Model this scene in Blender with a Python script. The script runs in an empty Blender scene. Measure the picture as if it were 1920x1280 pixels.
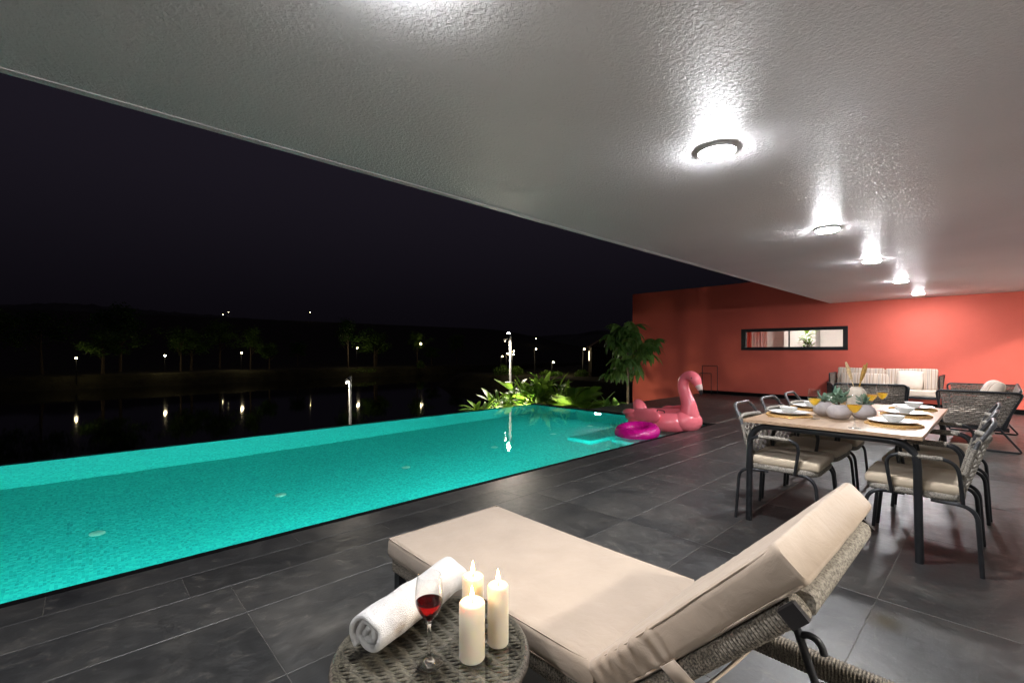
import bpy, bmesh, math, random
from mathutils import Vector, Matrix, noise
R = math.radians
PI = math.pi
random.seed(7)
sc = bpy.context.scene
C = sc.collection

# ------------------------------------------------------------------ camera
YAW = math.atan(915 / 859)
cam_d = bpy.data.cameras.new('camera')
cam = bpy.data.objects.new('camera', cam_d)
C.objects.link(cam)
cam.location = (0, 0, 1.25)
cam.rotation_euler = (R(90), 0, YAW)
cam_d.lens = 36 * 859 / 1920
cam_d.sensor_width = 36
cam_d.shift_y = 17.5 / 1920
cam_d.clip_start = 0.05
cam_d.clip_end = 3000
sc.camera = cam

# ------------------------------------------------------------------ night sky
world = bpy.data.worlds.new('World')
sc.world = world
world.use_nodes = True
wn, wl = world.node_tree.nodes, world.node_tree.links
wn.clear()
wo = wn.new('ShaderNodeOutputWorld')
bg = wn.new('ShaderNodeBackground')
sky = wn.new('ShaderNodeTexSky')
sky.sky_type = 'NISHITA'
sky.sun_disc = False
sky.sun_elevation = R(-9)
sky.sun_rotation = R(200)
bg.inputs['Strength'].default_value = 0.06
wl.new(sky.outputs[0], bg.inputs['Color'])
glow = wn.new('ShaderNodeBackground')          # faint town glow of the night sky
glow.inputs['Color'].default_value = (0.0135, 0.0110, 0.0175, 1)
glow.inputs['Strength'].default_value = 0.19
ads = wn.new('ShaderNodeAddShader')
wtc = wn.new('ShaderNodeTexCoord')
wsp = wn.new('ShaderNodeSeparateXYZ')
wl.new(wtc.outputs['Generated'], wsp.inputs[0])
wmr = wn.new('ShaderNodeMapRange')
wmr.interpolation_type = 'SMOOTHSTEP'
wmr.inputs['From Min'].default_value = 0.0
wmr.inputs['From Max'].default_value = 0.42
wmr.inputs['To Min'].default_value = 0.09
wmr.inputs['To Max'].default_value = 0.36
wl.new(wsp.outputs['Z'], wmr.inputs['Value'])
wl.new(wmr.outputs[0], glow.inputs['Strength'])
wl.new(bg.outputs[0], ads.inputs[0])
wl.new(glow.outputs[0], ads.inputs[1])
wl.new(ads.outputs[0], wo.inputs['Surface'])

# ------------------------------------------------------------------ render look
sc.view_settings.view_transform = 'Standard'
sc.view_settings.look = 'None'
sc.view_settings.gamma = 1
sc.view_settings.exposure = 1.2
sc.view_settings.use_curve_mapping = False
cy = sc.cycles
cy.use_denoising = True
cy.max_bounces = 10
cy.diffuse_bounces = 4
cy.glossy_bounces = 4
cy.transmission_bounces = 10
cy.transparent_max_bounces = 12
cy.sample_clamp_indirect = 4.0
cy.blur_glossy = 1.0
cy.caustics_reflective = True
cy.caustics_refractive = False

# ------------------------------------------------------------------ tuning
LAMP = 300.0      # ceiling lamp diffuser
POOL = 375.0       # underwater lamp lens
CEIL = 2.42
WALLY = 13.46
WATER = -0.022
LAKE = -3.75

# ================================================================== materials
def nt(name):
    m = bpy.data.materials.new(name)
    m.use_nodes = True
    t = m.node_tree
    b = t.nodes['Principled BSDF']
    return m, t.nodes, t.links, b

def setb(b, base=None, rough=None, metal=None, spec=None, **k):
    if base is not None: b.inputs['Base Color'].default_value = (*base, 1)
    if rough is not None: b.inputs['Roughness'].default_value = rough
    if metal is not None: b.inputs['Metallic'].default_value = metal
    if spec is not None: b.inputs['Specular IOR Level'].default_value = spec
    for n, v in k.items(): b.inputs[n.replace('_', ' ')].default_value = v

def coords(n, l, kind='Object', scale=(1, 1, 1)):
    if kind == 'Position':
        g = n.new('ShaderNodeNewGeometry'); o = g.outputs['Position']
    else:
        g = n.new('ShaderNodeTexCoord'); o = g.outputs[kind]
    mp = n.new('ShaderNodeMapping')
    mp.inputs['Scale'].default_value = scale
    l.new(o, mp.inputs['Vector'])
    return mp.outputs[0]

def tex_noise(n, l, vec, scale, detail=4, rough=0.55, dist=0.0):
    x = n.new('ShaderNodeTexNoise')
    x.inputs['Scale'].default_value = scale
    x.inputs['Detail'].default_value = detail
    x.inputs['Roughness'].default_value = rough
    x.inputs['Distortion'].default_value = dist
    l.new(vec, x.inputs['Vector'])
    return x.outputs['Fac']

def ramp(n, l, fac, stops, interp='LINEAR'):
    r = n.new('ShaderNodeValToRGB')
    r.color_ramp.interpolation = interp
    e = r.color_ramp.elements
    while len(e) < len(stops): e.new(0.5)
    for k, (p, c) in enumerate(stops):
        e[k].position = p
        e[k].color = (*c, 1) if len(c) == 3 else c
    l.new(fac, r.inputs['Fac'])
    return r.outputs['Color']

def bump(n, l, b, fac, strength=0.3, dist=0.01, prev=None):
    x = n.new('ShaderNodeBump')
    x.inputs['Strength'].default_value = strength
    x.inputs['Distance'].default_value = dist
    l.new(fac, x.inputs['Height'])
    if prev is not None: l.new(prev, x.inputs['Normal'])
    if b is not None: l.new(x.outputs[0], b.inputs['Normal'])
    return x.outputs[0]

def g3(v): return (v, v, v)

def simple(name, base, rough=0.5, metal=0.0, nscale=0, namp=0.25, bscale=0, bstr=0.2, bdist=0.002, kind='Object', **k):
    """plain procedural material: colour mottled by noise, fine bump"""
    m, n, l, b = nt(name)
    setb(b, base, rough, metal, **k)
    v = coords(n, l, kind)
    if nscale:
        f = tex_noise(n, l, v, nscale, 5)
        lo = tuple(c * (1 - namp) for c in base); hi = tuple(min(1, c * (1 + namp)) for c in base)
        l.new(ramp(n, l, f, [(0.3, lo), (0.7, hi)]), b.inputs['Base Color'])
    if bscale:
        bump(n, l, b, tex_noise(n, l, v, bscale, 3), bstr, bdist)
    return m

def emit(name, col, strength):
    m, n, l, b = nt(name)
    setb(b, (0.8, 0.8, 0.8), 0.4)
    b.inputs['Emission Color'].default_value = (*col, 1)
    b.inputs['Emission Strength'].default_value = strength
    return m

def glass(name, col=(1, 1, 1), rough=0.0, ior=1.45):
    m, n, l, b = nt(name)
    n.remove(b)
    g = n.new('ShaderNodeBsdfGlass')
    g.inputs['Color'].default_value = (*col, 1)
    g.inputs['Roughness'].default_value = rough
    g.inputs['IOR'].default_value = ior
    l.new(g.outputs[0], n['Material Output'].inputs['Surface'])
    return m

def thin_glass(name, col=(1, 1, 1), ior=1.5, rough=0.0):
    """glass wall or sheet too thin to bend light: clear, with a Fresnel reflection"""
    m, n, l, b = nt(name)
    n.remove(b)
    tr = n.new('ShaderNodeBsdfTransparent'); tr.inputs['Color'].default_value = (*col, 1)
    gl = n.new('ShaderNodeBsdfGlossy'); gl.inputs['Roughness'].default_value = rough
    fr = n.new('ShaderNodeFresnel')
    ge = n.new('ShaderNodeNewGeometry'); mr = n.new('ShaderNodeMapRange')      # same reflectance from either face
    mr.inputs['To Min'].default_value = ior; mr.inputs['To Max'].default_value = 1 / ior
    l.new(ge.outputs['Backfacing'], mr.inputs['Value']); l.new(mr.outputs[0], fr.inputs['IOR'])
    mx = n.new('ShaderNodeMixShader')
    l.new(fr.outputs[0], mx.inputs[0]); l.new(tr.outputs[0], mx.inputs[1]); l.new(gl.outputs[0], mx.inputs[2])
    l.new(mx.outputs[0], n['Material Output'].inputs['Surface'])
    return m

def slate_mat():
    m, n, l, b = nt('slate_tile')
    v = coords(n, l, 'Position')
    oi = n.new('ShaderNodeObjectInfo')
    ad = n.new('ShaderNodeVectorMath'); ad.operation = 'ADD'
    sclr = n.new('ShaderNodeVectorMath'); sclr.operation = 'SCALE'
    sclr.inputs[0].default_value = (37, 19, 11)
    l.new(oi.outputs['Random'], sclr.inputs['Scale'])
    l.new(v, ad.inputs[0]); l.new(sclr.outputs[0], ad.inputs[1])
    p = ad.outputs[0]
    big = tex_noise(n, l, p, 1.6, 6, 0.6, 0.8)
    fine = tex_noise(n, l, p, 14, 6, 0.65, 0.5)
    c1 = ramp(n, l, big, [(0.25, (0.020, 0.021, 0.022)), (0.5, (0.036, 0.036, 0.035)), (0.75, (0.074, 0.070, 0.063))])
    # pale veins where a distorted noise crosses its mid value
    vn = tex_noise(n, l, p, 1.7, 5, 0.6, 1.1)
    sub = n.new('ShaderNodeMath'); sub.operation = 'SUBTRACT'; sub.inputs[1].default_value = 0.5
    ab = n.new('ShaderNodeMath'); ab.operation = 'ABSOLUTE'
    l.new(vn, sub.inputs[0]); l.new(sub.outputs[0], ab.inputs[0])
    vf = ramp(n, l, ab.outputs[0], [(0.0, g3(1)), (0.006, g3(0.30)), (0.016, g3(0))])
    vm = n.new('ShaderNodeMath'); vm.operation = 'MULTIPLY'
    l.new(vf, vm.inputs[0]); l.new(ramp(n, l, fine, [(0.44, g3(0)), (0.70, g3(0.50))]), vm.inputs[1])
    mx = n.new('ShaderNodeMix'); mx.data_type = 'RGBA'
    l.new(vm.outputs[0], mx.inputs['Factor']); l.new(c1, mx.inputs['A'])
    mx.inputs['B'].default_value = (0.17, 0.15, 0.125, 1)
    mf = n.new('ShaderNodeMix'); mf.data_type = 'RGBA'; mf.blend_type = 'MULTIPLY'
    mf.inputs['Factor'].default_value = 0.6
    l.new(mx.outputs['Result'], mf.inputs['A'])
    l.new(ramp(n, l, fine, [(0.3, g3(0.6)), (0.7, g3(1.3))]), mf.inputs['B'])
    hs = n.new('ShaderNodeHueSaturation')
    mr = n.new('ShaderNodeMapRange'); mr.inputs['To Min'].default_value = 0.8; mr.inputs['To Max'].default_value = 1.25
    l.new(oi.outputs['Random'], mr.inputs['Value']); l.new(mr.outputs[0], hs.inputs['Value'])
    l.new(mf.outputs['Result'], hs.inputs['Color'])
    l.new(hs.outputs[0], b.inputs['Base Color'])
    l.new(ramp(n, l, fine, [(0.3, g3(0.32)), (0.7, g3(0.50))]), b.inputs['Roughness'])
    setb(b, spec=0.72)
    st = n.new('ShaderNodeMapping'); st.inputs['Scale'].default_value = (9, 1.6, 1); st.inputs['Rotation'].default_value = (0, 0, 0.25)
    l.new(p, st.inputs['Vector'])
    cleft = tex_noise(n, l, st.outputs[0], 3.2, 7, 0.62, 0.7)
    n1 = bump(n, l, None, big, 0.35, 0.02)
    n2 = bump(n, l, None, cleft, 0.26, 0.005, n1)
    bump(n, l, b, fine, 0.45, 0.003, n2)
    return m

def mosaic_mat(name, size, cols, axes):
    """small square glass mosaic: a random hue for each tile, pale grout"""
    m, n, l, b = nt(name)
    v = coords(n, l, 'Position', (1 / size,) * 3)
    off = n.new('ShaderNodeVectorMath'); off.operation = 'ADD'; off.inputs[1].default_value = (0.013, 0.013, 0.013)
    l.new(v, off.inputs[0])
    fl = n.new('ShaderNodeVectorMath'); fl.operation = 'FLOOR'; l.new(off.outputs[0], fl.inputs[0])
    wnz = n.new('ShaderNodeTexWhiteNoise'); wnz.noise_dimensions = '3D'; l.new(fl.outputs[0], wnz.inputs['Vector'])
    col = ramp(n, l, wnz.outputs['Value'], cols, 'CONSTANT')
    fr = n.new('ShaderNodeVectorMath'); fr.operation = 'FRACTION'; l.new(off.outputs[0], fr.inputs[0])
    sp = n.new('ShaderNodeSeparateXYZ'); l.new(fr.outputs[0], sp.inputs[0])
    ms = []
    for a in axes:
        s1 = n.new('ShaderNodeMath'); s1.operation = 'SUBTRACT'; s1.inputs[1].default_value = 0.5
        l.new(sp.outputs[a], s1.inputs[0])
        s2 = n.new('ShaderNodeMath'); s2.operation = 'ABSOLUTE'; l.new(s1.outputs[0], s2.inputs[0])
        ms.append(s2.outputs[0])
    mx = n.new('ShaderNodeMath'); mx.operation = 'MAXIMUM'; l.new(ms[0], mx.inputs[0]); l.new(ms[1], mx.inputs[1])
    gt = n.new('ShaderNodeMath'); gt.operation = 'GREATER_THAN'; gt.inputs[1].default_value = 0.455
    l.new(mx.outputs[0], gt.inputs[0])
    mix = n.new('ShaderNodeMix'); mix.data_type = 'RGBA'
    l.new(gt.outputs[0], mix.inputs['Factor']); l.new(col, mix.inputs['A'])
    mix.inputs['B'].default_value = (0.03, 0.50, 0.42, 1)
    l.new(mix.outputs['Result'], b.inputs['Base Color'])
    setb(b, rough=0.35)
    return m

def water_mat():
    m, n, l, b = nt('pool_water')
    n.remove(b)
    g = n.new('ShaderNodeBsdfGlass')
    g.inputs['Color'].default_value = (0.96, 1, 0.995, 1)
    g.inputs['IOR'].default_value = 1.33
    g.inputs['Roughness'].default_value = 0.0
    v = coords(n, l, 'Position')
    f = tex_noise(n, l, v, 2.4, 2, 0.5, 0.4)
    f2 = tex_noise(n, l, v, 9, 2, 0.5)
    a = bump(n, l, None, f, 0.16, 0.02)
    x = n.new('ShaderNodeBump'); x.inputs['Strength'].default_value = 0.10; x.inputs['Distance'].default_value = 0.006
    l.new(f2, x.inputs['Height']); l.new(a, x.inputs['Normal']); l.new(x.outputs[0], g.inputs['Normal'])
    l.new(g.outputs[0], n['Material Output'].inputs['Surface'])
    return m

def lake_mat():
    m, n, l, b = nt('lake_water')
    setb(b, (0.002, 0.003, 0.004), 0.04, spec=0.5)
    b.inputs['IOR'].default_value = 1.33
    v = coords(n, l, 'Position', (1, 1, 1))
    bump(n, l, b, tex_noise(n, l, v, 1.5, 3), 0.03, 0.02)
    return m

def ceiling_mat():
    m, n, l, b = nt('ceiling_stucco')
    v = coords(n, l, 'Position')
    big = tex_noise(n, l, v, 0.9, 3)
    l.new(ramp(n, l, big, [(0.3, (0.60, 0.597, 0.598)), (0.7, (0.66, 0.656, 0.657))]), b.inputs['Base Color'])
    setb(b, rough=0.44, spec=0.34)
    f1 = tex_noise(n, l, v, 55, 5, 0.62, 0.5)
    f2 = tex_noise(n, l, v, 6, 3, 0.5, 0.6)
    a = bump(n, l, None, f2, 0.25, 0.012)
    bump(n, l, b, f1, 1.0, 0.011, a)
    return m

def plaster_mat(name, base, namp=0.08, bs=120):
    m, n, l, b = nt(name)
    v = coords(n, l, 'Position')
    f = tex_noise(n, l, v, 0.8, 5)
    lo = tuple(c * (1 - namp) for c in base); hi = tuple(min(1, c * (1 + namp)) for c in base)
    l.new(ramp(n, l, f, [(0.3, lo), (0.7, hi)]), b.inputs['Base Color'])
    setb(b, rough=0.7, spec=0.15)
    bump(n, l, b, tex_noise(n, l, v, bs, 3), 0.5, 0.004, bump(n, l, None, tex_noise(n, l, v, 2.5, 4), 0.2, 0.03))
    return m

def fabric_mat(name, base, weave=900, namp=0.06, bstr=0.25):
    m, n, l, b = nt(name)
    v = coords(n, l, 'Object')
    f = tex_noise(n, l, v, 7, 5)
    lo = tuple(c * (1 - namp) for c in base); hi = tuple(min(1, c * (1 + namp)) for c in base)
    l.new(ramp(n, l, f, [(0.3, lo), (0.7, hi)]), b.inputs['Base Color'])
    setb(b, rough=0.88, spec=0.15)
    b.inputs['Sheen Weight'].default_value = 0.15
    n0 = bump(n, l, None, tex_noise(n, l, v, 5, 3, 0.5, 0.3), 0.30, 0.03)
    n1 = bump(n, l, None, tex_noise(n, l, v, 24, 3, 0.55, 1.2), 0.22, 0.008, n0)
    bump(n, l, b, tex_noise(n, l, v, weave, 2), bstr, 0.001, n1)
    return m

def stripe_mat():
    m, n, l, b = nt('striped_fabric')
    v = coords(n, l, 'Object')
    sp = n.new('ShaderNodeSeparateXYZ'); l.new(v, sp.inputs[0])
    mu = n.new('ShaderNodeMath'); mu.operation = 'MULTIPLY'; mu.inputs[1].default_value = 4.6
    l.new(sp.outputs[0], mu.inputs[0])
    fr = n.new('ShaderNodeMath'); fr.operation = 'FRACT'; l.new(mu.outputs[0], fr.inputs[0])
    cr, br, gr, dk = (0.62, 0.52, 0.43), (0.42, 0.31, 0.24), (0.36, 0.32, 0.29), (0.17, 0.14, 0.13)
    col = ramp(n, l, fr.outputs[0], [(0, cr), (0.12, br), (0.17, cr), (0.24, gr), (0.31, cr), (0.37, dk), (0.395, cr),
                                     (0.50, br), (0.60, cr), (0.66, gr), (0.69, cr), (0.78, dk), (0.80, br), (0.86, cr)], 'CONSTANT')
    l.new(col, b.inputs['Base Color'])
    setb(b, rough=0.9, spec=0.1)
    bump(n, l, b, tex_noise(n, l, v, 500, 2), 0.2, 0.001)
    return m

def rope_mat(name, dark, light, scale=160, lo=0.35, hi=0.62):
    m, n, l, b = nt(name)
    v = coords(n, l, 'Object')
    f = tex_noise(n, l, v, scale, 3, 0.6)
    l.new(ramp(n, l, f, [(lo, dark), (hi, light)]), b.inputs['Base Color'])
    setb(b, rough=0.8, spec=0.25)
    bump(n, l, b, f, 0.5, 0.002)
    return m

def wood_mat(name, a, c, sc_=(1.2, 14, 14), rough=0.35):
    m, n, l, b = nt(name)
    v = coords(n, l, 'Object', sc_)
    f = tex_noise(n, l, v, 3.0, 6, 0.6, 1.0)
    l.new(ramp(n, l, f, [(0.3, a), (0.7, c)]), b.inputs['Base Color'])
    setb(b, rough=rough, spec=0.5)
    bump(n, l, b, f, 0.08, 0.002)
    return m

def leaf_mat(name, a, c, rough=0.45):
    m, n, l, b = nt(name)
    oi = n.new('ShaderNodeObjectInfo')
    v = coords(n, l, 'Object')
    f = tex_noise(n, l, v, 9, 3)
    ad = n.new('ShaderNodeMath'); ad.operation = 'ADD'
    mu = n.new('ShaderNodeMath'); mu.operation = 'MULTIPLY'; mu.inputs[1].default_value = 0.5
    l.new(oi.outputs['Random'], mu.inputs[0]); l.new(mu.outputs[0], ad.inputs[0])
    m2 = n.new('ShaderNodeMath'); m2.operation = 'MULTIPLY'; m2.inputs[1].default_value = 0.6
    l.new(f, m2.inputs[0]); l.new(m2.outputs[0], ad.inputs[1])
    col = ramp(n, l, ad.outputs[0], [(0.25, a), (0.75, c)])
    l.new(col, b.inputs['Base Color'])
    setb(b, rough=rough, spec=0.4)
    tr = n.new('ShaderNodeBsdfTranslucent'); l.new(col, tr.inputs['Color'])
    mx = n.new('ShaderNodeMixShader'); mx.inputs[0].default_value = 0.3
    l.new(b.outputs[0], mx.inputs[1]); l.new(tr.outputs[0], mx.inputs[2])
    l.new(mx.outputs[0], n['Material Output'].inputs['Surface'])
    return m

M = {}
M['slate'] = slate_mat()
M['grout'] = simple('grout', (0.13, 0.12, 0.105), 0.8, nscale=30, kind='Position')
M['black_trim'] = simple('black_stone_trim', (0.004, 0.004, 0.0045), 0.85, nscale=12, bscale=60, Specular_IOR_Level=0.08)
aq = [(0.0, (0.008, 0.44, 0.395)), (0.20, (0.013, 0.49, 0.435)), (0.42, (0.005, 0.37, 0.345)), (0.60, (0.025, 0.545, 0.47)), (0.76, (0.006, 0.405, 0.37)), (0.93, (0.003, 0.31, 0.30))]
M['mosaic_floor'] = mosaic_mat('mosaic_floor', 0.021, aq, (0, 1))
M['mosaic_x'] = mosaic_mat('mosaic_long_wall', 0.021, aq, (1, 2))
M['mosaic_y'] = mosaic_mat('mosaic_end_wall', 0.021, aq, (0, 2))
M['water'] = water_mat()
M['lake'] = lake_mat()
M['ceiling'] = ceiling_mat()
M['red'] = plaster_mat('red_plaster', (0.64, 0.132, 0.096))
M['grey_plaster'] = plaster_mat('grey_plaster', (0.62, 0.61, 0.60))
M['white_paint'] = plaster_mat('white_paint', (0.70, 0.69, 0.66))
M['dark_metal'] = simple('dark_metal', (0.018, 0.019, 0.022), 0.42, 0.3, nscale=20, bscale=300, bstr=0.1)
M['grey_metal'] = simple('grey_metal', (0.07, 0.07, 0.074), 0.42, 0.3, nscale=20)
M['pole_metal'] = simple('pole_metal', (0.40, 0.40, 0.39), 0.45, 0.2, nscale=20)
M['lamp_rim'] = simple('lamp_rim', (0.75, 0.75, 0.75), 0.4, nscale=10, namp=0.05)
M['lamp_face'] = emit('lamp_face', (0.97, 0.97, 1.0), LAMP)
M['pool_lamp'] = emit('pool_lamp', (0.72, 1.0, 0.95), POOL)
M['indoor_lamp'] = emit('indoor_lamp', (1.0, 0.93, 0.84), 850)
M['pool_inlet'] = simple('pool_inlet', (0.22, 0.58, 0.47), 0.4, nscale=30, namp=0.06)
M['cushion'] = fabric_mat('cream_canvas', (0.325, 0.262, 0.205))
M['seat_cushion'] = fabric_mat('seat_canvas', (0.52, 0.435, 0.325))
M['pillow'] = fabric_mat('pillow_linen', (0.68, 0.58, 0.49), 600)
M['stripe'] = stripe_mat()
M['rope'] = rope_mat('grey_rope', (0.13, 0.118, 0.10), (0.34, 0.31, 0.265), 150)
M['rope_dark'] = rope_mat('dark_rope', (0.035, 0.031, 0.027), (0.24, 0.21, 0.17), 210)
M['wicker'] = rope_mat('dark_wicker', (0.065, 0.056, 0.048), (0.27, 0.235, 0.20), 70)
M['wicker_brown'] = rope_mat('brown_wicker', (0.030, 0.024, 0.019), (0.13, 0.107, 0.083), 110)
M['table_wood'] = wood_mat('table_wood', (0.29, 0.185, 0.115), (0.42, 0.295, 0.195), (14, 1.2, 14), 0.30)
M['placemat'] = rope_mat('rattan_mat', (0.30, 0.165, 0.05), (0.58, 0.36, 0.14), 120)
M['ceramic'] = simple('white_ceramic', (0.70, 0.69, 0.665), 0.18, nscale=6, namp=0.03)
M['pot'] = simple('lilac_grey_pot', (0.37, 0.335, 0.335), 0.65, nscale=40, namp=0.1, bscale=200)
M['vase'] = simple('cream_vase', (0.62, 0.55, 0.46), 0.6, nscale=30, namp=0.1, bscale=160)
M['gold'] = simple('brass', (0.65, 0.42, 0.16), 0.3, 1.0, nscale=30, namp=0.1)
M['dry'] = simple('dried_plume', (0.62, 0.46, 0.26), 0.9, nscale=90, namp=0.3, bscale=300)
M['dry_dark'] = simple('dried_reed', (0.38, 0.22, 0.05), 0.8, nscale=90, namp=0.3, bscale=300)
M['solid_glass'] = thin_glass('solid_glass', (0.93, 0.95, 0.95), 1.75)
M['glass'] = thin_glass('clear_glass', (0.985, 0.99, 0.99))
M['table_glass'] = thin_glass('table_glass', (0.95, 0.97, 0.957), 1.55)
M['red_wine'] = glass('red_wine', (0.66, 0.02, 0.03), 0.0, 1.34)
M['crystal'] = glass('crystal')
M['white_wine'] = thin_glass('white_wine', (0.97, 0.80, 0.22), 1.34)
_t = M['white_wine'].node_tree
_a = _t.nodes.new('ShaderNodeBsdfTranslucent'); _a.inputs['Color'].default_value = (0.82, 0.60, 0.14, 1)
_m = _t.nodes.new('ShaderNodeMixShader'); _m.inputs[0].default_value = 0.38
_o = _t.nodes['Material Output'].inputs['Surface']; _p = _o.links[0].from_socket
_t.links.new(_p, _m.inputs[1]); _t.links.new(_a.outputs[0], _m.inputs[2]); _t.links.new(_m.outputs[0], _o)
M['towel'] = simple('white_towel', (0.50, 0.49, 0.475), 0.95, nscale=60, namp=0.05, bscale=420, bstr=0.9, bdist=0.005)
M['wick'] = simple('wick', (0.02, 0.015, 0.01), 0.9, nscale=60)
M['flame'] = emit('flame', (1.0, 0.55, 0.16), 75)
m_, n_, l_, b_ = nt('candle_wax')
setb(b_, (0.62, 0.55, 0.43), 0.45)
b_.inputs['Subsurface Weight'].default_value = 0.6
b_.inputs['Subsurface Radius'].default_value = (1.0, 0.55, 0.25)
b_.inputs['Subsurface Scale'].default_value = 0.035
bump(n_, l_, b_, tex_noise(n_, l_, coords(n_, l_), 30, 3), 0.1, 0.003)
M['wax'] = m_
M['flamingo'] = simple('pink_vinyl', (0.98, 0.20, 0.245), 0.2, nscale=3, namp=0.08, bscale=9, bstr=0.12, bdist=0.02)
M['flamingo_beak'] = simple('beak_white', (0.75, 0.60, 0.55), 0.3, nscale=8, namp=0.05)
M['black_vinyl'] = simple('black_vinyl', (0.015, 0.013, 0.013), 0.3, nscale=8)
m_, n_, l_, b_ = nt('magenta_vinyl')
setb(b_, (0.62, 0.006, 0.26), 0.16, spec=0.6)
bump(n_, l_, b_, tex_noise(n_, l_, coords(n_, l_), 17, 3, 0.5, 0.6), 0.8, 0.02)
M['magenta'] = m_
M['leaf'] = leaf_mat('leaf_green', (0.045, 0.13, 0.014), (0.19, 0.33, 0.040))
M['leaf_dark'] = leaf_mat('leaf_dark', (0.045, 0.12, 0.022), (0.15, 0.28, 0.055))
M['palm'] = leaf_mat('palm_green', (0.05, 0.12, 0.012), (0.15, 0.26, 0.03))
M['succulent'] = leaf_mat('succulent', (0.13, 0.24, 0.17), (0.26, 0.38, 0.28), 0.6)
M['bark'] = simple('bark', (0.13, 0.10, 0.07), 0.9, nscale=18, namp=0.4, bscale=40, bstr=0.6, bdist=0.01)
M['soil'] = simple('soil', (0.035, 0.026, 0.02), 0.95, nscale=12, namp=0.4, bscale=30, bstr=0.8, bdist=0.03, kind='Position')
M['bank'] = simple('grassy_bank', (0.04, 0.037, 0.016), 0.95, nscale=0.6, namp=0.5, bscale=4, bstr=0.8, bdist=0.15, kind='Position')
M['hill'] = simple('wooded_hill', (0.10, 0.10, 0.085), 1.0, nscale=0.05, namp=0.4, kind='Position')
M['bulb'] = emit('warm_bulb', (1.0, 0.80, 0.42), 34)
M['bulb_near'] = emit('post_bulb', (1.0, 0.84, 0.60), 90)
M['lit_window'] = emit('lit_window', (1.0, 0.78, 0.52), 1.6)
M['house_dark'] = plaster_mat('house_wall', (0.05, 0.042, 0.035))
M['roof_tile'] = simple('house_roof', (0.10, 0.05, 0.04), 0.8, nscale=4, kind='Position')
M['curtain'] = fabric_mat('white_curtain', (0.66, 0.64, 0.62), 300)
M['room_red'] = plaster_mat('room_red', (0.55, 0.16, 0.12))
M['room_lamp'] = emit('room_lamp', (1.0, 0.95, 0.88), 240)

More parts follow.
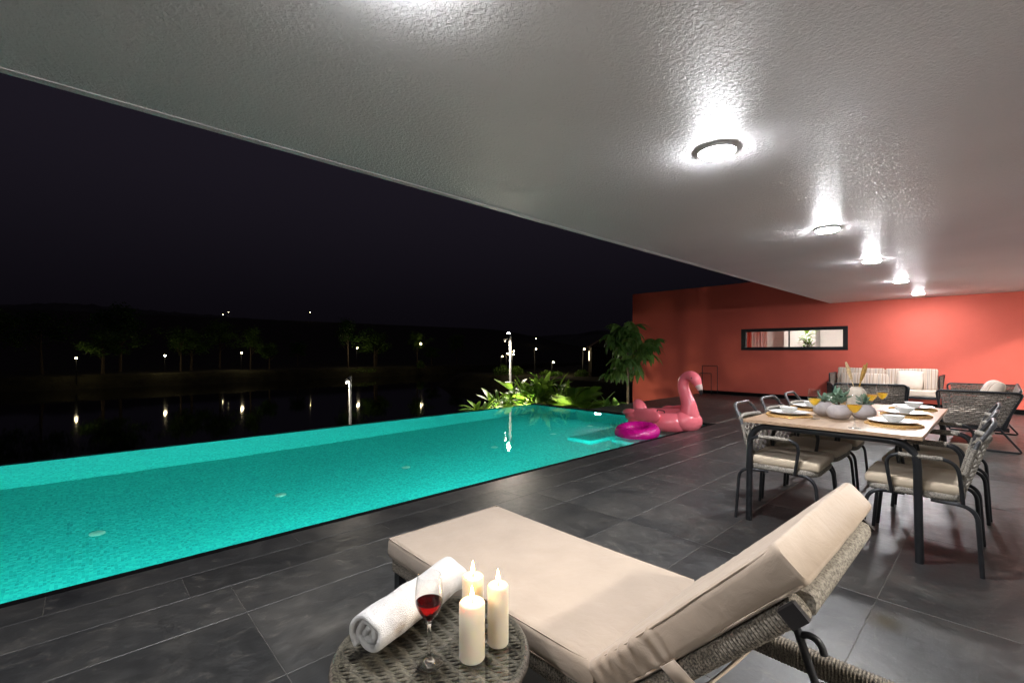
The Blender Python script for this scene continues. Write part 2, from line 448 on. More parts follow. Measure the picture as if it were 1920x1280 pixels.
# ================================================================== mesh helpers
class MB:
    def __init__(s): s.v = []; s.f = []
    def add(s, vs, fs):
        o = len(s.v)
        s.v += [tuple(p) for p in vs]
        s.f += [tuple(i + o for i in f) for f in fs]
        return s
    def box(s, x0, x1, y0, y1, z0, z1):
        vs = [(x, y, z) for z in (z0, z1) for y in (y0, y1) for x in (x0, x1)]
        return s.add(vs, [(0, 2, 3, 1), (4, 5, 7, 6), (0, 1, 5, 4), (1, 3, 7, 5), (3, 2, 6, 7), (2, 0, 4, 6)])
    def cbox(s, x0, x1, y0, y1, z0, z1, c):
        """box with its upper edges chamfered by c"""
        vs = [(x0, y0, z0), (x1, y0, z0), (x1, y1, z0), (x0, y1, z0),
              (x0, y0, z1 - c), (x1, y0, z1 - c), (x1, y1, z1 - c), (x0, y1, z1 - c),
              (x0 + c, y0 + c, z1), (x1 - c, y0 + c, z1), (x1 - c, y1 - c, z1), (x0 + c, y1 - c, z1)]
        fs = [(0, 3, 2, 1), (8, 9, 10, 11)]
        for k in range(4):
            j = (k + 1) % 4
            fs += [(k, j, 4 + j, 4 + k), (4 + k, 4 + j, 8 + j, 8 + k)]
        return s.add(vs, fs)
    def sweep(s, pts, secs, closed=False, caps=True, up=(0, 0, 1)):
        """pts: centres; secs: one list of (a, b) offsets for each point, in the (side, up) frame"""
        pts = [Vector(p) for p in pts]
        n = len(pts); m = len(secs[0])
        vs = []
        prev = None
        for i, p in enumerate(pts):
            if closed: t = pts[(i + 1) % n] - pts[i - 1]
            else: t = pts[min(i + 1, n - 1)] - pts[max(i - 1, 0)]
            t.normalize()
            if prev is None:
                u = Vector(up)
                if abs(t.dot(u)) > 0.95: u = Vector((1, 0, 0))
                side = t.cross(u).normalized()
            else:
                side = (prev - t * prev.dot(t))
                side = side.normalized() if side.length > 1e-6 else t.cross(Vector(up)).normalized()
            prev = side
            w = side.cross(t)
            vs += [p + side * a + w * b for a, b in secs[i]]
        fs = []
        for i in range(n if closed else n - 1):
            j = (i + 1) % n
            for k in range(m):
                q = (k + 1) % m
                fs.append((i * m + k, i * m + q, j * m + q, j * m + k))
        if caps and not closed:
            fs.append(tuple(range(m - 1, -1, -1)))
            fs.append(tuple((n - 1) * m + k for k in range(m)))
        return s.add(vs, fs)
    def tube(s, pts, r, seg=8, closed=False, caps=True):
        rs = r if isinstance(r, (list, tuple)) else [r] * len(pts)
        secs = [[(q * math.cos(2 * PI * k / seg), q * math.sin(2 * PI * k / seg)) for k in range(seg)] for q in rs]
        return s.sweep(pts, secs, closed, caps)
    def lathe(s, prof, seg=24, c=(0, 0, 0), close=False):
        vs = []
        fs = []
        n = len(prof)
        for k in range(seg):
            a = 2 * PI * k / seg
            vs += [(c[0] + r * math.cos(a), c[1] + r * math.sin(a), c[2] + z) for r, z in prof]
        for k in range(seg):
            q = (k + 1) % seg
            for i in range(n if close else n - 1):
                j = (i + 1) % n
                fs.append((k * n + i, q * n + i, q * n + j, k * n + j))
        if not close:
            if prof[0][0] > 1e-6: fs.append(tuple(k * n for k in range(seg - 1, -1, -1)))
            if prof[-1][0] > 1e-6: fs.append(tuple(k * n + n - 1 for k in range(seg)))
        return s.add(vs, fs)
    def ball(s, c, r, seg=20, rings=12, mat=None):
        rx, ry, rz = r if isinstance(r, (list, tuple)) else (r, r, r)
        vs = []
        fs = []
        for i in range(rings + 1):
            t = PI * i / rings
            for k in range(seg):
                a = 2 * PI * k / seg
                p = Vector((rx * math.sin(t) * math.cos(a), ry * math.sin(t) * math.sin(a), -rz * math.cos(t)))
                if mat is not None: p = mat @ p
                vs.append(p + Vector(c))
        for i in range(rings):
            for k in range(seg):
                q = (k + 1) % seg
                fs.append((i * seg + k, i * seg + q, (i + 1) * seg + q, (i + 1) * seg + k))
        return s.add(vs, fs)
    def mesh(s, name, m, smooth=None):
        me = bpy.data.meshes.new(name)
        me.from_pydata(s.v, [], s.f)
        bm = bmesh.new(); bm.from_mesh(me)
        bmesh.ops.remove_doubles(bm, verts=bm.verts, dist=1e-6)
        bmesh.ops.recalc_face_normals(bm, faces=bm.faces)
        bm.to_mesh(me); bm.free()
        if m is not None: me.materials.append(m)
        if smooth:
            me.polygons.foreach_set('use_smooth', [True] * len(me.polygons))
            me.set_sharp_from_angle(angle=R(smooth if smooth is not True else 45))
        me.update()
        return me
    def build(s, name, m, parent=None, smooth=None, loc=None, rot=None):
        return link(name, s.mesh(name, m, smooth), parent, loc, rot)

def link(name, me, parent=None, loc=None, rot=None, scale=None):
    o = bpy.data.objects.new(name, me)
    C.objects.link(o)
    if parent is not None: o.parent = parent
    if loc is not None: o.location = loc
    if rot is not None: o.rotation_euler = rot
    if scale is not None: o.scale = scale
    return o

def tag(o, label, cat, group=None):
    o['label'] = label; o['category'] = cat
    if group: o['group'] = group
    return o

def thing(name, label, cat, loc=(0, 0, 0), rz=0.0, group=None):
    o = link(name, None, None, loc, (0, 0, rz))
    o.empty_display_size = 0.1
    return tag(o, label, cat, group)

def struct(o): o['kind'] = 'structure'; return o
def stuff(o): o['kind'] = 'stuff'; return o

def copy_tree(o, parent=None):
    c = o.copy(); C.objects.link(c); c.parent = parent
    for ch in list(o.children): copy_tree(ch, c)
    return c

def arc(pts, r, n=6):
    """polyline with rounded corners"""
    pts = [Vector(p) for p in pts]
    out = [pts[0]]
    for i in range(1, len(pts) - 1):
        a, b, c = pts[i - 1], pts[i], pts[i + 1]
        d1 = (a - b); d2 = (c - b)
        q = min(r, d1.length * 0.49, d2.length * 0.49)
        p1 = b + d1.normalized() * q; p2 = b + d2.normalized() * q
        for k in range(n + 1):
            t = k / n
            out.append(p1 * (1 - t) ** 2 + b * 2 * t * (1 - t) + p2 * t * t)
    out.append(pts[-1])
    return out

def resample(pts, step):
    pts = [Vector(p) for p in pts]
    out = [pts[0]]; acc = 0.0
    for a, b in zip(pts, pts[1:]):
        L = (b - a).length
        if L < 1e-9: continue
        d = step - acc
        while d <= L:
            out.append(a + (b - a) * (d / L)); d += step
        acc = (acc + L) % step
    return out

def rrect(w, h, r, n=3):
    """rounded rectangle section, counter-clockwise"""
    out = []
    for cx, cy, a0 in ((w / 2 - r, h / 2 - r, 0), (-w / 2 + r, h / 2 - r, 90), (-w / 2 + r, -h / 2 + r, 180), (w / 2 - r, -h / 2 + r, 270)):
        for k in range(n + 1):
            a = R(a0 + 90 * k / n)
            out.append((cx + r * math.cos(a), cy + r * math.sin(a)))
    return out

def wrapped(mb, pts, w, h, pitch=0.009, r=None):
    """a bar wound with rope: real ridges all along"""
    p = resample(pts, pitch / 2)
    if len(p) < 3: p = [Vector(q) for q in pts]
    r = r or min(w, h) * 0.35
    a = rrect(w, h, r, 2); b = rrect(w - 0.005, h - 0.005, r * 0.9, 2)
    return mb.sweep(p, [a if i % 2 else b for i in range(len(p))])

def cushion(sx, sy, sz, edge=0.03, puff=0.02, n=14, seed=0, wr=0.004):
    """soft padded cushion centred at the origin: crowned faces, rounded seams, slight wrinkles"""
    vs = []; fs = []
    ring = []
    N = n
    def prof(t):
        return max(0.0, 1 - abs(t) ** 6) ** 0.5
    idx = {}
    for side in (1, -1):
        for i in range(N + 1):
            for j in range(N + 1):
                u = -1 + 2 * i / N; v = -1 + 2 * j / N
                uu = math.copysign(1 - (1 - abs(u)) ** 1.7, u); vv = math.copysign(1 - (1 - abs(v)) ** 1.7, v)
                k = prof(uu) * prof(vv)
                crown = (1 - uu * uu) * (1 - vv * vv)
                z = side * (sz * 0.5 * (0.25 + 0.75 * k) + puff * crown) if (i % N and j % N) else 0.0
                x = uu * sx / 2; y = vv * sy / 2
                # corners drawn in
                cr = 1 - 0.05 * (abs(uu) * abs(vv)) ** 3
                p = Vector((x * cr, y * cr, z))
                if z:
                    p.z += wr * noise.noise(Vector((x * 9 + seed, y * 9, side * 3.1))) * side * 2
                if side == -1 and not (i % N and j % N):
                    idx[(side, i, j)] = idx[(1, i, j)]
                else:
                    idx[(side, i, j)] = len(vs); vs.append(p)
        for i in range(N):
            for j in range(N):
                q = (idx[(side, i, j)], idx[(side, i + 1, j)], idx[(side, i + 1, j + 1)], idx[(side, i, j + 1)])
                fs.append(q if side == 1 else q[::-1])
    return MB().add(vs, fs)

def pad(sx, sy, sz, r, n=4, sub=0, seed=0, wr=0.0):
    """box cushion with rounded edges, top at z = sz, standing on z = 0"""
    bm = bmesh.new()
    bmesh.ops.create_cube(bm, size=1)
    for v in bm.verts: v.co = Vector((v.co.x * sx, v.co.y * sy, (v.co.z + 0.5) * sz))
    bmesh.ops.bevel(bm, geom=bm.edges[:] + bm.verts[:], offset=r, segments=n, affect='EDGES', profile=0.6)
    if sub:
        bmesh.ops.subdivide_edges(bm, edges=[e for e in bm.edges if e.calc_length() > 0.08], cuts=sub, use_grid_fill=True)
        for v in bm.verts:
            v.co += v.normal * wr * noise.noise(v.co * 11 + Vector((seed, 0, 0)))
    mb = MB()
    bm.verts.index_update()
    mb.v = [tuple(v.co) for v in bm.verts]
    mb.f = [tuple(v.index for v in f.verts) for f in bm.faces]
    bm.free()
    return mb

def weave(mb, P, w, h, rows, stakes, amp=0.006, thick=0.010, rnd=random):
    """basket weave: rows of flat strands going over and under upright stakes; P(a, b, d) -> point"""
    rh = h / rows
    for j in range(rows):
        n = stakes * 3
        pts = []
        for i in range(n + 1):
            a = i / n
            ph = PI * (a * stakes) + (PI if j % 2 else 0)
            pts.append((a, math.sin(ph) * amp))
        b0 = j * rh + rh * 0.05; b1 = (j + 1) * rh - rh * 0.05
        jit = rnd.uniform(-0.0015, 0.0015)
        vs = []
        for a, d in pts:
            for bb, dd in ((b0, -thick * 0.2), ((b0 + b1) / 2, -thick * 0.5), (b1, -thick * 0.2), (b1, thick * 0.2), ((b0 + b1) / 2, thick * 0.5), (b0, thick * 0.2)):
                vs.append(P(a * w, bb + jit, d + dd))
        fs = []
        for i in range(n):
            for k in range(6):
                q = (k + 1) % 6
                fs.append((i * 6 + k, i * 6 + q, (i + 1) * 6 + q, (i + 1) * 6 + k))
        mb.add(vs, fs)
    for k in range(stakes + 1):
        a = (k + 0.0) / stakes * w
        mb.tube([P(a, 0, 0), P(a, h / 2, 0), P(a, h, 0)], 0.004, 5)
    return mb

# ================================================================== setting: deck and pool
PX0, PX1, PY0, PY1 = -7.56, -3.38, -4.2, 7.80     # pool: far edge, near edge, back end, far end
DX = -6.05                                          # left edge of the deck behind the pool
# the slab carries every paving tile as a child
deck = struct(MB().box(PX1 - 0.0, 2.1, -5.2, WALLY, -0.45, -0.0016).box(DX, PX1, PY1 + 0.16, WALLY, -0.45, -0.0019).build('deck', M['grout']))
tile_cache = {}
def lay_tile(x0, x1, y0, y1):
    sx, sy = round(x1 - x0, 3), round(y1 - y0, 3)
    key = (sx, sy)
    if key not in tile_cache:
        tile_cache[key] = MB().cbox(-sx / 2, sx / 2, -sy / 2, sy / 2, -0.004, 0.0, 0.0012).mesh('floor_tile', M['slate'])
    link('tile', tile_cache[key], deck, ((x0 + x1) / 2, (y0 + y1) / 2, random.uniform(-0.0004, 0.0004)))
def course(x0, x1, ys):
    for a, b in zip(ys, ys[1:]): lay_tile(x0 + 0.0011, x1 - 0.0011, a + 0.0011, b - 0.0011)
def span(start, end, step, first):
    ys = [start]; y = first
    while y <= start + 0.05: y += step
    while y < end - 0.08: ys.append(round(y, 3)); y += step
    return ys + [end]
T = 1.176
EDGE = PX1 + 0.055
course(EDGE, -3.09, span(-5.2, WALLY - 0.02, T, -0.135))
course(-3.09, -2.81, span(-5.2, WALLY - 0.02, T, 0.40 - T))
course(-2.81, -2.47, span(-5.2, WALLY - 0.02, T, 0.577 - 4 * T))
for k, (a, b) in enumerate([(-2.47, -1.89), (-1.89, -1.31), (-1.31, -0.87), (-0.87, -0.425), (-0.425, 0.155), (0.155, 0.735), (0.735, 1.315), (1.315, 2.1)]):
    course(a, b, span(-5.2, WALLY - 0.02, T, 0.577 - 5 * T))
for a, b in [(DX, -5.47), (-5.47, -4.89), (-4.89, -4.31), (-4.31, -3.73), (-3.73, PX1 - 0.0014)]:
    course(a, b, span(PY1 + 0.17, WALLY - 0.02, T, 8.9))
struct(MB().cbox(PX1 - 0.004, EDGE - 0.001, PY0 - 0.1, PY1 + 0.16, -0.06, 0.0005, 0.001).cbox(PX0 - 0.10, PX1 - 0.004, PY1 + 0.002, PY1 + 0.155, -0.30, -0.0025, 0.003).build('pool_coping', M['black_trim']))

D = -1.23
basin = struct(MB().add([(PX0, PY0, D), (PX1, PY0, D), (PX1, PY1, D), (PX0, PY1, D)], [(0, 1, 2, 3)]).build('pool_floor', M['mosaic_floor']))
struct(MB().box(PX0 - 0.12, PX0, PY0 - 0.12, PY1 + 0.0, D - 0.1, WATER - 0.006).build('pool_wall_weir', M['mosaic_x']))
struct(MB().box(PX1, PX1 + 0.05, PY0, PY1, D - 0.1, -0.062).build('pool_wall_near', M['mosaic_x']))
struct(MB().box(PX0 - 0.12, PX1, PY1, PY1 + 0.13, D - 0.1, -0.026).build('pool_wall_end', M['mosaic_y']))
struct(MB().box(PX0, PX1, PY0 - 0.12, PY0, D - 0.1, -0.03).build('pool_wall_back', M['mosaic_y']))
struct(MB().box(PX0 - 0.155, PX0 - 0.121, PY0 - 0.12, PY1 + 0.16, -2.4, WATER - 0.008).build('weir_capping', M['black_trim']))
wv = [(PX0 - 0.12, PY0, WATER), (PX1 + 0.001, PY0, WATER), (PX1 + 0.001, PY1, WATER), (PX0 - 0.12, PY1, WATER)]
struct(MB().add(wv, [(0, 1, 2, 3)]).build('pool_water', M['water']))
# submerged entry steps in the near corner
st_ = thing('pool_step', 'submerged mosaic entry steps in the pool corner under the floats', 'pool steps', (0, 0, 0))
MB().box(-4.60, -4.15, 5.50, PY1 - 0.01, -0.56, -0.33).build('upper_ledge', M['mosaic_floor'], st_)
MB().box(-4.149, PX1 - 0.004, 6.02, 6.70, -0.70, -0.52).build('lower_step', M['mosaic_floor'], st_)
MB().box(-4.149, PX1 - 0.004, 6.701, PY1 - 0.01, -0.70, -0.30).build('upper_step', M['mosaic_floor'], st_)
order = ['leftmost and nearest', 'second from the left', 'third from the left', 'fourth from the left', 'fifth from the left', 'farthest, near the end wall']
for k, y in enumerate((0.10, 1.64, 3.23, 4.83, 6.25, 7.35)):
    t = thing('pool_inlet', 'small round pale inlet disc on the pool floor, ' + order[k], 'pool inlet', (-5.56, y, D + 0.004), group='inlet discs along the pool floor')
    MB().lathe([(0.056, 0), (0.056, 0.006), (0.050, 0.010), (0.038, 0.010)], 20).build('cover', M['pool_inlet'], t)
    MB().lathe([(0.035, 0.002), (0.035, 0.012), (0.015, 0.016), (0, 0.016)], 20).build('nozzle', M['pool_inlet'], t)

def pool_lamp(loc, rot, label):
    t = thing('underwater_lamp', label, 'pool lamp', loc, group='lamps set in the pool walls')
    t.rotation_euler = rot
    MB().lathe([(0.105, -0.004), (0.105, 0.012), (0.09, 0.018), (0.082, 0.018), (0.082, 0.004)], 24).build('rim', M['lamp_rim'], t, 40)
    MB().lathe([(0.081, 0.003), (0.075, 0.016), (0.05, 0.024), (0, 0.027)], 24).build('lens', M['pool_lamp'], t, 60)
for k, y in enumerate((-3.4, -1.75, -0.1, 1.55, 3.2, 5.0)):
    pool_lamp((PX1 - 0.006, y, -0.60 if k < 5 else -0.20), (0, R(-90), 0), 'underwater lamp in the near pool wall, number %s from the back' % ['one', 'two', 'three', 'four', 'five', 'six'][k])
pool_lamp((-5.70, PY1 - 0.006, -0.21), (R(90), 0, 0), 'glowing underwater lamp on the far end wall of the pool')

# ================================================================== setting: roof, wall, house side
HX = 1.40
RX = -2.87
struct(MB().box(RX + 0.05, HX + 0.195, -5.6, WALLY - 0.002, CEIL, CEIL + 0.45).build('ceiling', M['ceiling']))
struct(MB().box(RX, RX + 0.048, -5.6, WALLY - 0.002, CEIL - 0.004, CEIL + 0.45).build('roof_fascia', M['ceiling']))
RW0, RW1, RWT, RWD = -8.43, 2.25, 3.14, -3.2
WX0, WX1, WZ0, WZ1 = -4.957, -2.507, 1.268, 1.852
wall = thing('red_wall', 'long terracotta red plastered end wall with a slit window', 'wall', (0, WALLY, 0))
th = 0.22
MB().box(RW0, WX0, 0, th, RWD, RWT).box(WX1, RW1, 0, th, RWD, RWT).box(WX0, WX1, 0, th, RWD, WZ0).box(WX0, WX1, 0, th, WZ1, RWT).build('plaster', M['red'], wall)
MB().cbox(DX, HX, -0.018, -0.001, -0.004, 0.095, 0.003).build('skirting', M['black_trim'], wall)
win = MB().box(WX0, WX1, -0.012, 0.08, WZ0, WZ0 + 0.085).box(WX0, WX1, -0.012, 0.08, WZ1 - 0.085, WZ1).box(WX0, WX0 + 0.12, -0.012, 0.08, WZ0 + 0.085, WZ1 - 0.085).box(WX1 - 0.10, WX1, -0.012, 0.08, WZ0 + 0.085, WZ1 - 0.085).build('window', M['dark_metal'], wall)
MB().box(-3.79, -3.76, 0.012, 0.05, WZ0 + 0.086, WZ1 - 0.086).build('mullion', M['grey_metal'], win)
MB().box(WX0 + 0.121, -3.791, 0.028, 0.034, WZ0 + 0.086, WZ1 - 0.086).build('pane', M['glass'], win)
MB().box(-3.759, WX1 - 0.101, 0.028, 0.034, WZ0 + 0.086, WZ1 - 0.086).build('pane', M['glass'], win)
# lit room behind the slit window
ry0, ry1 = WALLY + th, WALLY + 3.2
struct(MB().box(-6.4, 0.4, ry1, ry1 + 0.1, -0.1, 2.7).build('room_wall_back', M['white_paint']))
struct(MB().box(-6.5, -6.4, ry0, ry1, -0.1, 2.7).build('room_wall_side', M['room_red']))
struct(MB().box(0.4, 0.5, ry0, ry1, -0.1, 2.7).build('room_wall_far_side', M['white_paint']))
struct(MB().box(-6.4, 0.4, ry0, ry1, -0.1, 0.0).build('room_floor', M['grey_plaster']))
struct(MB().box(-6.4, 0.4, ry0, ry1, 2.6, 2.7).build('room_ceiling', M['white_paint']))
for nm, cx, w_, yy, mt, lb in (('curtain', -5.75, 0.72, ry0 + 0.75, 'room_red', 'red curtain hanging inside the slit window'), ('curtain', -5.03, 0.42, ry0 + 0.85, 'curtain', 'white curtain hanging inside the slit window')):
    mb = MB(); n = 60
    vs = []
    for i in range(n + 1):
        a = i / n
        vs += [(cx + a * w_, yy + 0.03 * math.sin(a * w_ * 70), 0.05), (cx + a * w_, yy + 0.03 * math.sin(a * w_ * 70 + 0.4), 2.55)]
    mb.add(vs, [(2 * i, 2 * i + 2, 2 * i + 3, 2 * i + 1) for i in range(n)])
    o = mb.build(nm, M[mt], None, True)
    md = o.modifiers.new('thick', 'SOLIDIFY'); md.thickness = 0.006
    tag(o, lb, 'curtain')
t = thing('room_lamp', 'lamp hanging under the ceiling of the room behind the window', 'lamp', (-3.6, ry0 + 1.2, 2.6))
MB().lathe([(0.16, 0), (0.16, -0.03), (0.13, -0.04)], 24).build('housing', M['lamp_rim'], t, 40)
MB().lathe([(0.128, -0.038), (0.11, -0.06), (0, -0.075)], 24).build('diffuser', M['room_lamp'], t, 60)
t = thing('cupboard', 'grey cupboard standing behind the slit window glass', 'cupboard', (-4.15, ry1 - 0.34, 0))
MB().cbox(-0.5, 0.35, -0.25, 0.3, 0, 2.2, 0.01).build('carcass', M['grey_plaster'], t)
MB().cbox(-0.48, -0.09, -0.275, -0.252, 0.06, 2.16, 0.004).build('door', M['white_paint'], t)
MB().cbox(-0.07, 0.33, -0.275, -0.252, 0.06, 2.16, 0.004).build('door', M['white_paint'], t)

t = thing('indoor_plant', 'bright green plant seen through the slit window', 'plant', (-3.62, WALLY + th + 0.85, 0))
MB().lathe([(0, 0), (0.16, 0), (0.20, 0.5), (0.18, 0.5), (0.17, 0.42), (0, 0.42)], 24).build('planter', M['white_paint'], t, 50)
MB().tube([(0, 0, 0.4), (0.02, 0.01, 1.0), (0, 0, 1.5)], [0.02, 0.016, 0.01], 7).build('stem', M['bark'], t, 60)
INDOOR = t

# house side, to the right of the picture: plastered wall with a wide glazed opening
HX = 1.40
house = thing('house_wall', 'plastered house wall along the right side of the terrace', 'wall', (HX, 0, 0))
OP = [(-2.6, 2.2), (9.3, 12.95)]                      # two open sliding doors
HEAD = 2.30
mb = MB()
for a, b in ((-5.6, OP[0][0]), (OP[0][1], OP[1][0]), (OP[1][1], WALLY - 0.002)): mb.box(0, 0.2, a, b, -0.004, CEIL - 0.002)
for a, b in OP: mb.box(0, 0.2, a, b, HEAD, CEIL - 0.002)
mb.build('plaster', M['grey_plaster'], house)
for a, b in OP:
    MB().box(0.05, 0.13, a, a + 0.05, 0, HEAD - 0.05).box(0.05, 0.13, b - 0.05, b, 0, HEAD - 0.05).box(0.05, 0.13, a, b, HEAD - 0.05, HEAD - 0.001).build('door_frame', M['dark_metal'], house)
for k, (y0, y1, ly, nm) in enumerate(((-3.4, 3.4, 2.05, 'living_room'), (8.4, WALLY - 0.01, 11.0, 'bedroom'))):
    x0, x1 = HX + 0.2, HX + 4.4
    struct(MB().box(x1, x1 + 0.1, y0, y1, -0.1, 2.85).build(nm + '_wall_back', M['white_paint']))
    struct(MB().box(x0, x1, y0 - 0.1, y0, -0.1, 2.85).box(x0, x1, y1, y1 + 0.1, -0.1, 2.85).build(nm + '_wall_side', M['white_paint']))
    struct(MB().box(x0, x1, y0, y1, 2.78, 2.85).box(x0 - 0.004, x0, y0, y1, CEIL, 2.78).build(nm + '_ceiling', M['white_paint']))
    struct(MB().box(HX + 0.702, x1, y0, y1, -0.2, -0.004).build(nm + '_floor', M['grey_plaster']))
    t = thing('room_ceiling_lamp', 'round lamp under the ceiling of the %s behind the right side doors' % nm.replace('_', ' '), 'ceiling lamp', (HX + 0.95, ly, 2.779))
    MB().lathe([(0.14, 0), (0.14, -0.03), (0.125, -0.035)], 32).build('rim', M['lamp_rim'], t, 40)
    MB().lathe([(0.124, -0.033), (0.11, -0.05), (0, -0.06)], 32).build('diffuser', M['indoor_lamp'], t, 60)

# ceiling lamps
lamp_y = [-1.85, 0.68, 2.70, 5.20, 7.42, 9.95, 12.33]
lamp_l = ['round white ceiling lamp behind the viewer', 'round white ceiling lamp above the side table', 'largest lit round ceiling lamp, nearest in view',
          'second nearest lit ceiling lamp in view, above the dining table', 'third lit ceiling lamp, middle of the row in view',
          'fourth lit ceiling lamp, last but one before the red wall', 'farthest lit ceiling lamp, next to the red wall']
def ceiling_lamp():
    t = thing('ceiling_lamp', '', 'ceiling lamp', (0, 0, 0), group='round lamps in a row along the ceiling')
    MB().lathe([(0.106, 0.0), (0.106, -0.012), (0.103, -0.0155), (0.0935, -0.0155), (0.0935, -0.0)], 40).build('rim', M['lamp_rim'], t, 40)
    MB().lathe([(0.093, -0.006), (0.0925, -0.0165), (0.089, -0.0225), (0.080, -0.027), (0.05, -0.030), (0, -0.031)], 40).build('diffuser', M['lamp_face'], t, 60)
    return t
l0 = ceiling_lamp()
for k, y in enumerate(lamp_y):
    t = l0 if k == 0 else copy_tree(l0)
    t.location = (-1.20 if k == 1 else -1.13, y, CEIL - 0.001); t['label'] = lamp_l[k]

# ================================================================== setting: lake, banks, hills
struct(MB().add([(-420, -260, LAKE), (-7.9, -260, LAKE), (-7.9, 420, LAKE), (-420, 420, LAKE)], [(0, 1, 2, 3)]).build('lake', M['lake']))

def terrain(name, mat, xs, ys, zf):
    vs = []; fs = []
    nx, ny = len(xs), len(ys)
    for x in xs:
        for y in ys: vs.append((x, y, zf(x, y)))
    for i in range(nx - 1):
        for j in range(ny - 1):
            a = i * ny + j
            fs.append((a, a + ny, a + ny + 1, a + 1))
    return struct(MB().add(vs, fs).build(name, mat, None, True))
def lin(a, b, n): return [a + (b - a) * i / (n - 1) for i in range(n)]
def sm(a, b, x):
    t = max(0.0, min(1.0, (x - a) / (b - a))); return t * t * (3 - 2 * t)
def garden_z(x, y):
    z = -0.62 - 0.9 * sm(-7.8, -11.5, x) - 2.6 * sm(-11.0, -15.0, x)
    z += 0.14 * sm(-6.6, -7.4, x) + 0.06 * noise.noise(Vector((x * 0.7, y * 0.7, 0)))
    return z
terrain('garden_bed', M['soil'], lin(-18, -5.9, 44), lin(PY1 + 0.14, 34, 90), garden_z)
terrain('garden_slope', M['soil'], lin(-18, PX0 - 0.16, 36), lin(-30, PY1 + 0.14, 110), lambda x, y: garden_z(x, y) - 0.004 - 1.9 * sm(7.94, 6.2, y))
def far_z(x, y):
    e = -81.5 + 1.2 * noise.noise(Vector((y * 0.05, 3, 0)))
    return LAKE - 0.6 + 2.35 * sm(e, e - 2.6, x) + 1.3 * sm(-86, -130, x) + 0.25 * noise.noise(Vector((x * 0.2, y * 0.2, 1))) + 22 * sm(-150, -330, x)
terrain('far_bank', M['bank'], lin(-80, -100, 24) + lin(-104, -340, 20), lin(-150, 260, 150), far_z)
def right_z(x, y):
    e = 36.5 + 1.5 * noise.noise(Vector((x * 0.08, 9, 0)))
    return LAKE - 0.6 + 2.35 * sm(e, e + 2.5, y) * sm(-58, -53, x) + 0.7 * sm(44, 70, y) + 0.2 * noise.noise(Vector((x * 0.2, y * 0.2, 4)))
terrain('right_bank', M['bank'], lin(-60, 40, 60), lin(35, 110, 50), right_z)
def hill_z(x, y):
    r = noise.noise(Vector((y * 0.006, 1.7, 0))) + 0.5 * noise.noise(Vector((y * 0.02, 5.7, 0)))
    tops = 2.6 * abs(noise.noise(Vector((y * 0.11, x * 0.05, 2)))) + 1.5 * abs(noise.noise(Vector((y * 0.31, x * 0.1, 5))))
    return -6 + (30 + 9 * r) * sm(-300, -400, x) * (1 - 0.25 * sm(-420, -520, x)) + tops
terrain('hills', M['hill'], lin(-290, -520, 24), lin(-400, 700, 520), hill_z)
def hill2_z(x, y):
    r = noise.noise(Vector((x * 0.008, 11.7, 0))) + 0.5 * noise.noise(Vector((x * 0.03, 2.7, 0)))
    return -6 + (26 + 8 * r) * sm(330, 430, y)
terrain('hills_right', M['hill'], lin(-420, 300, 90), lin(320, 520, 12), hill2_z)

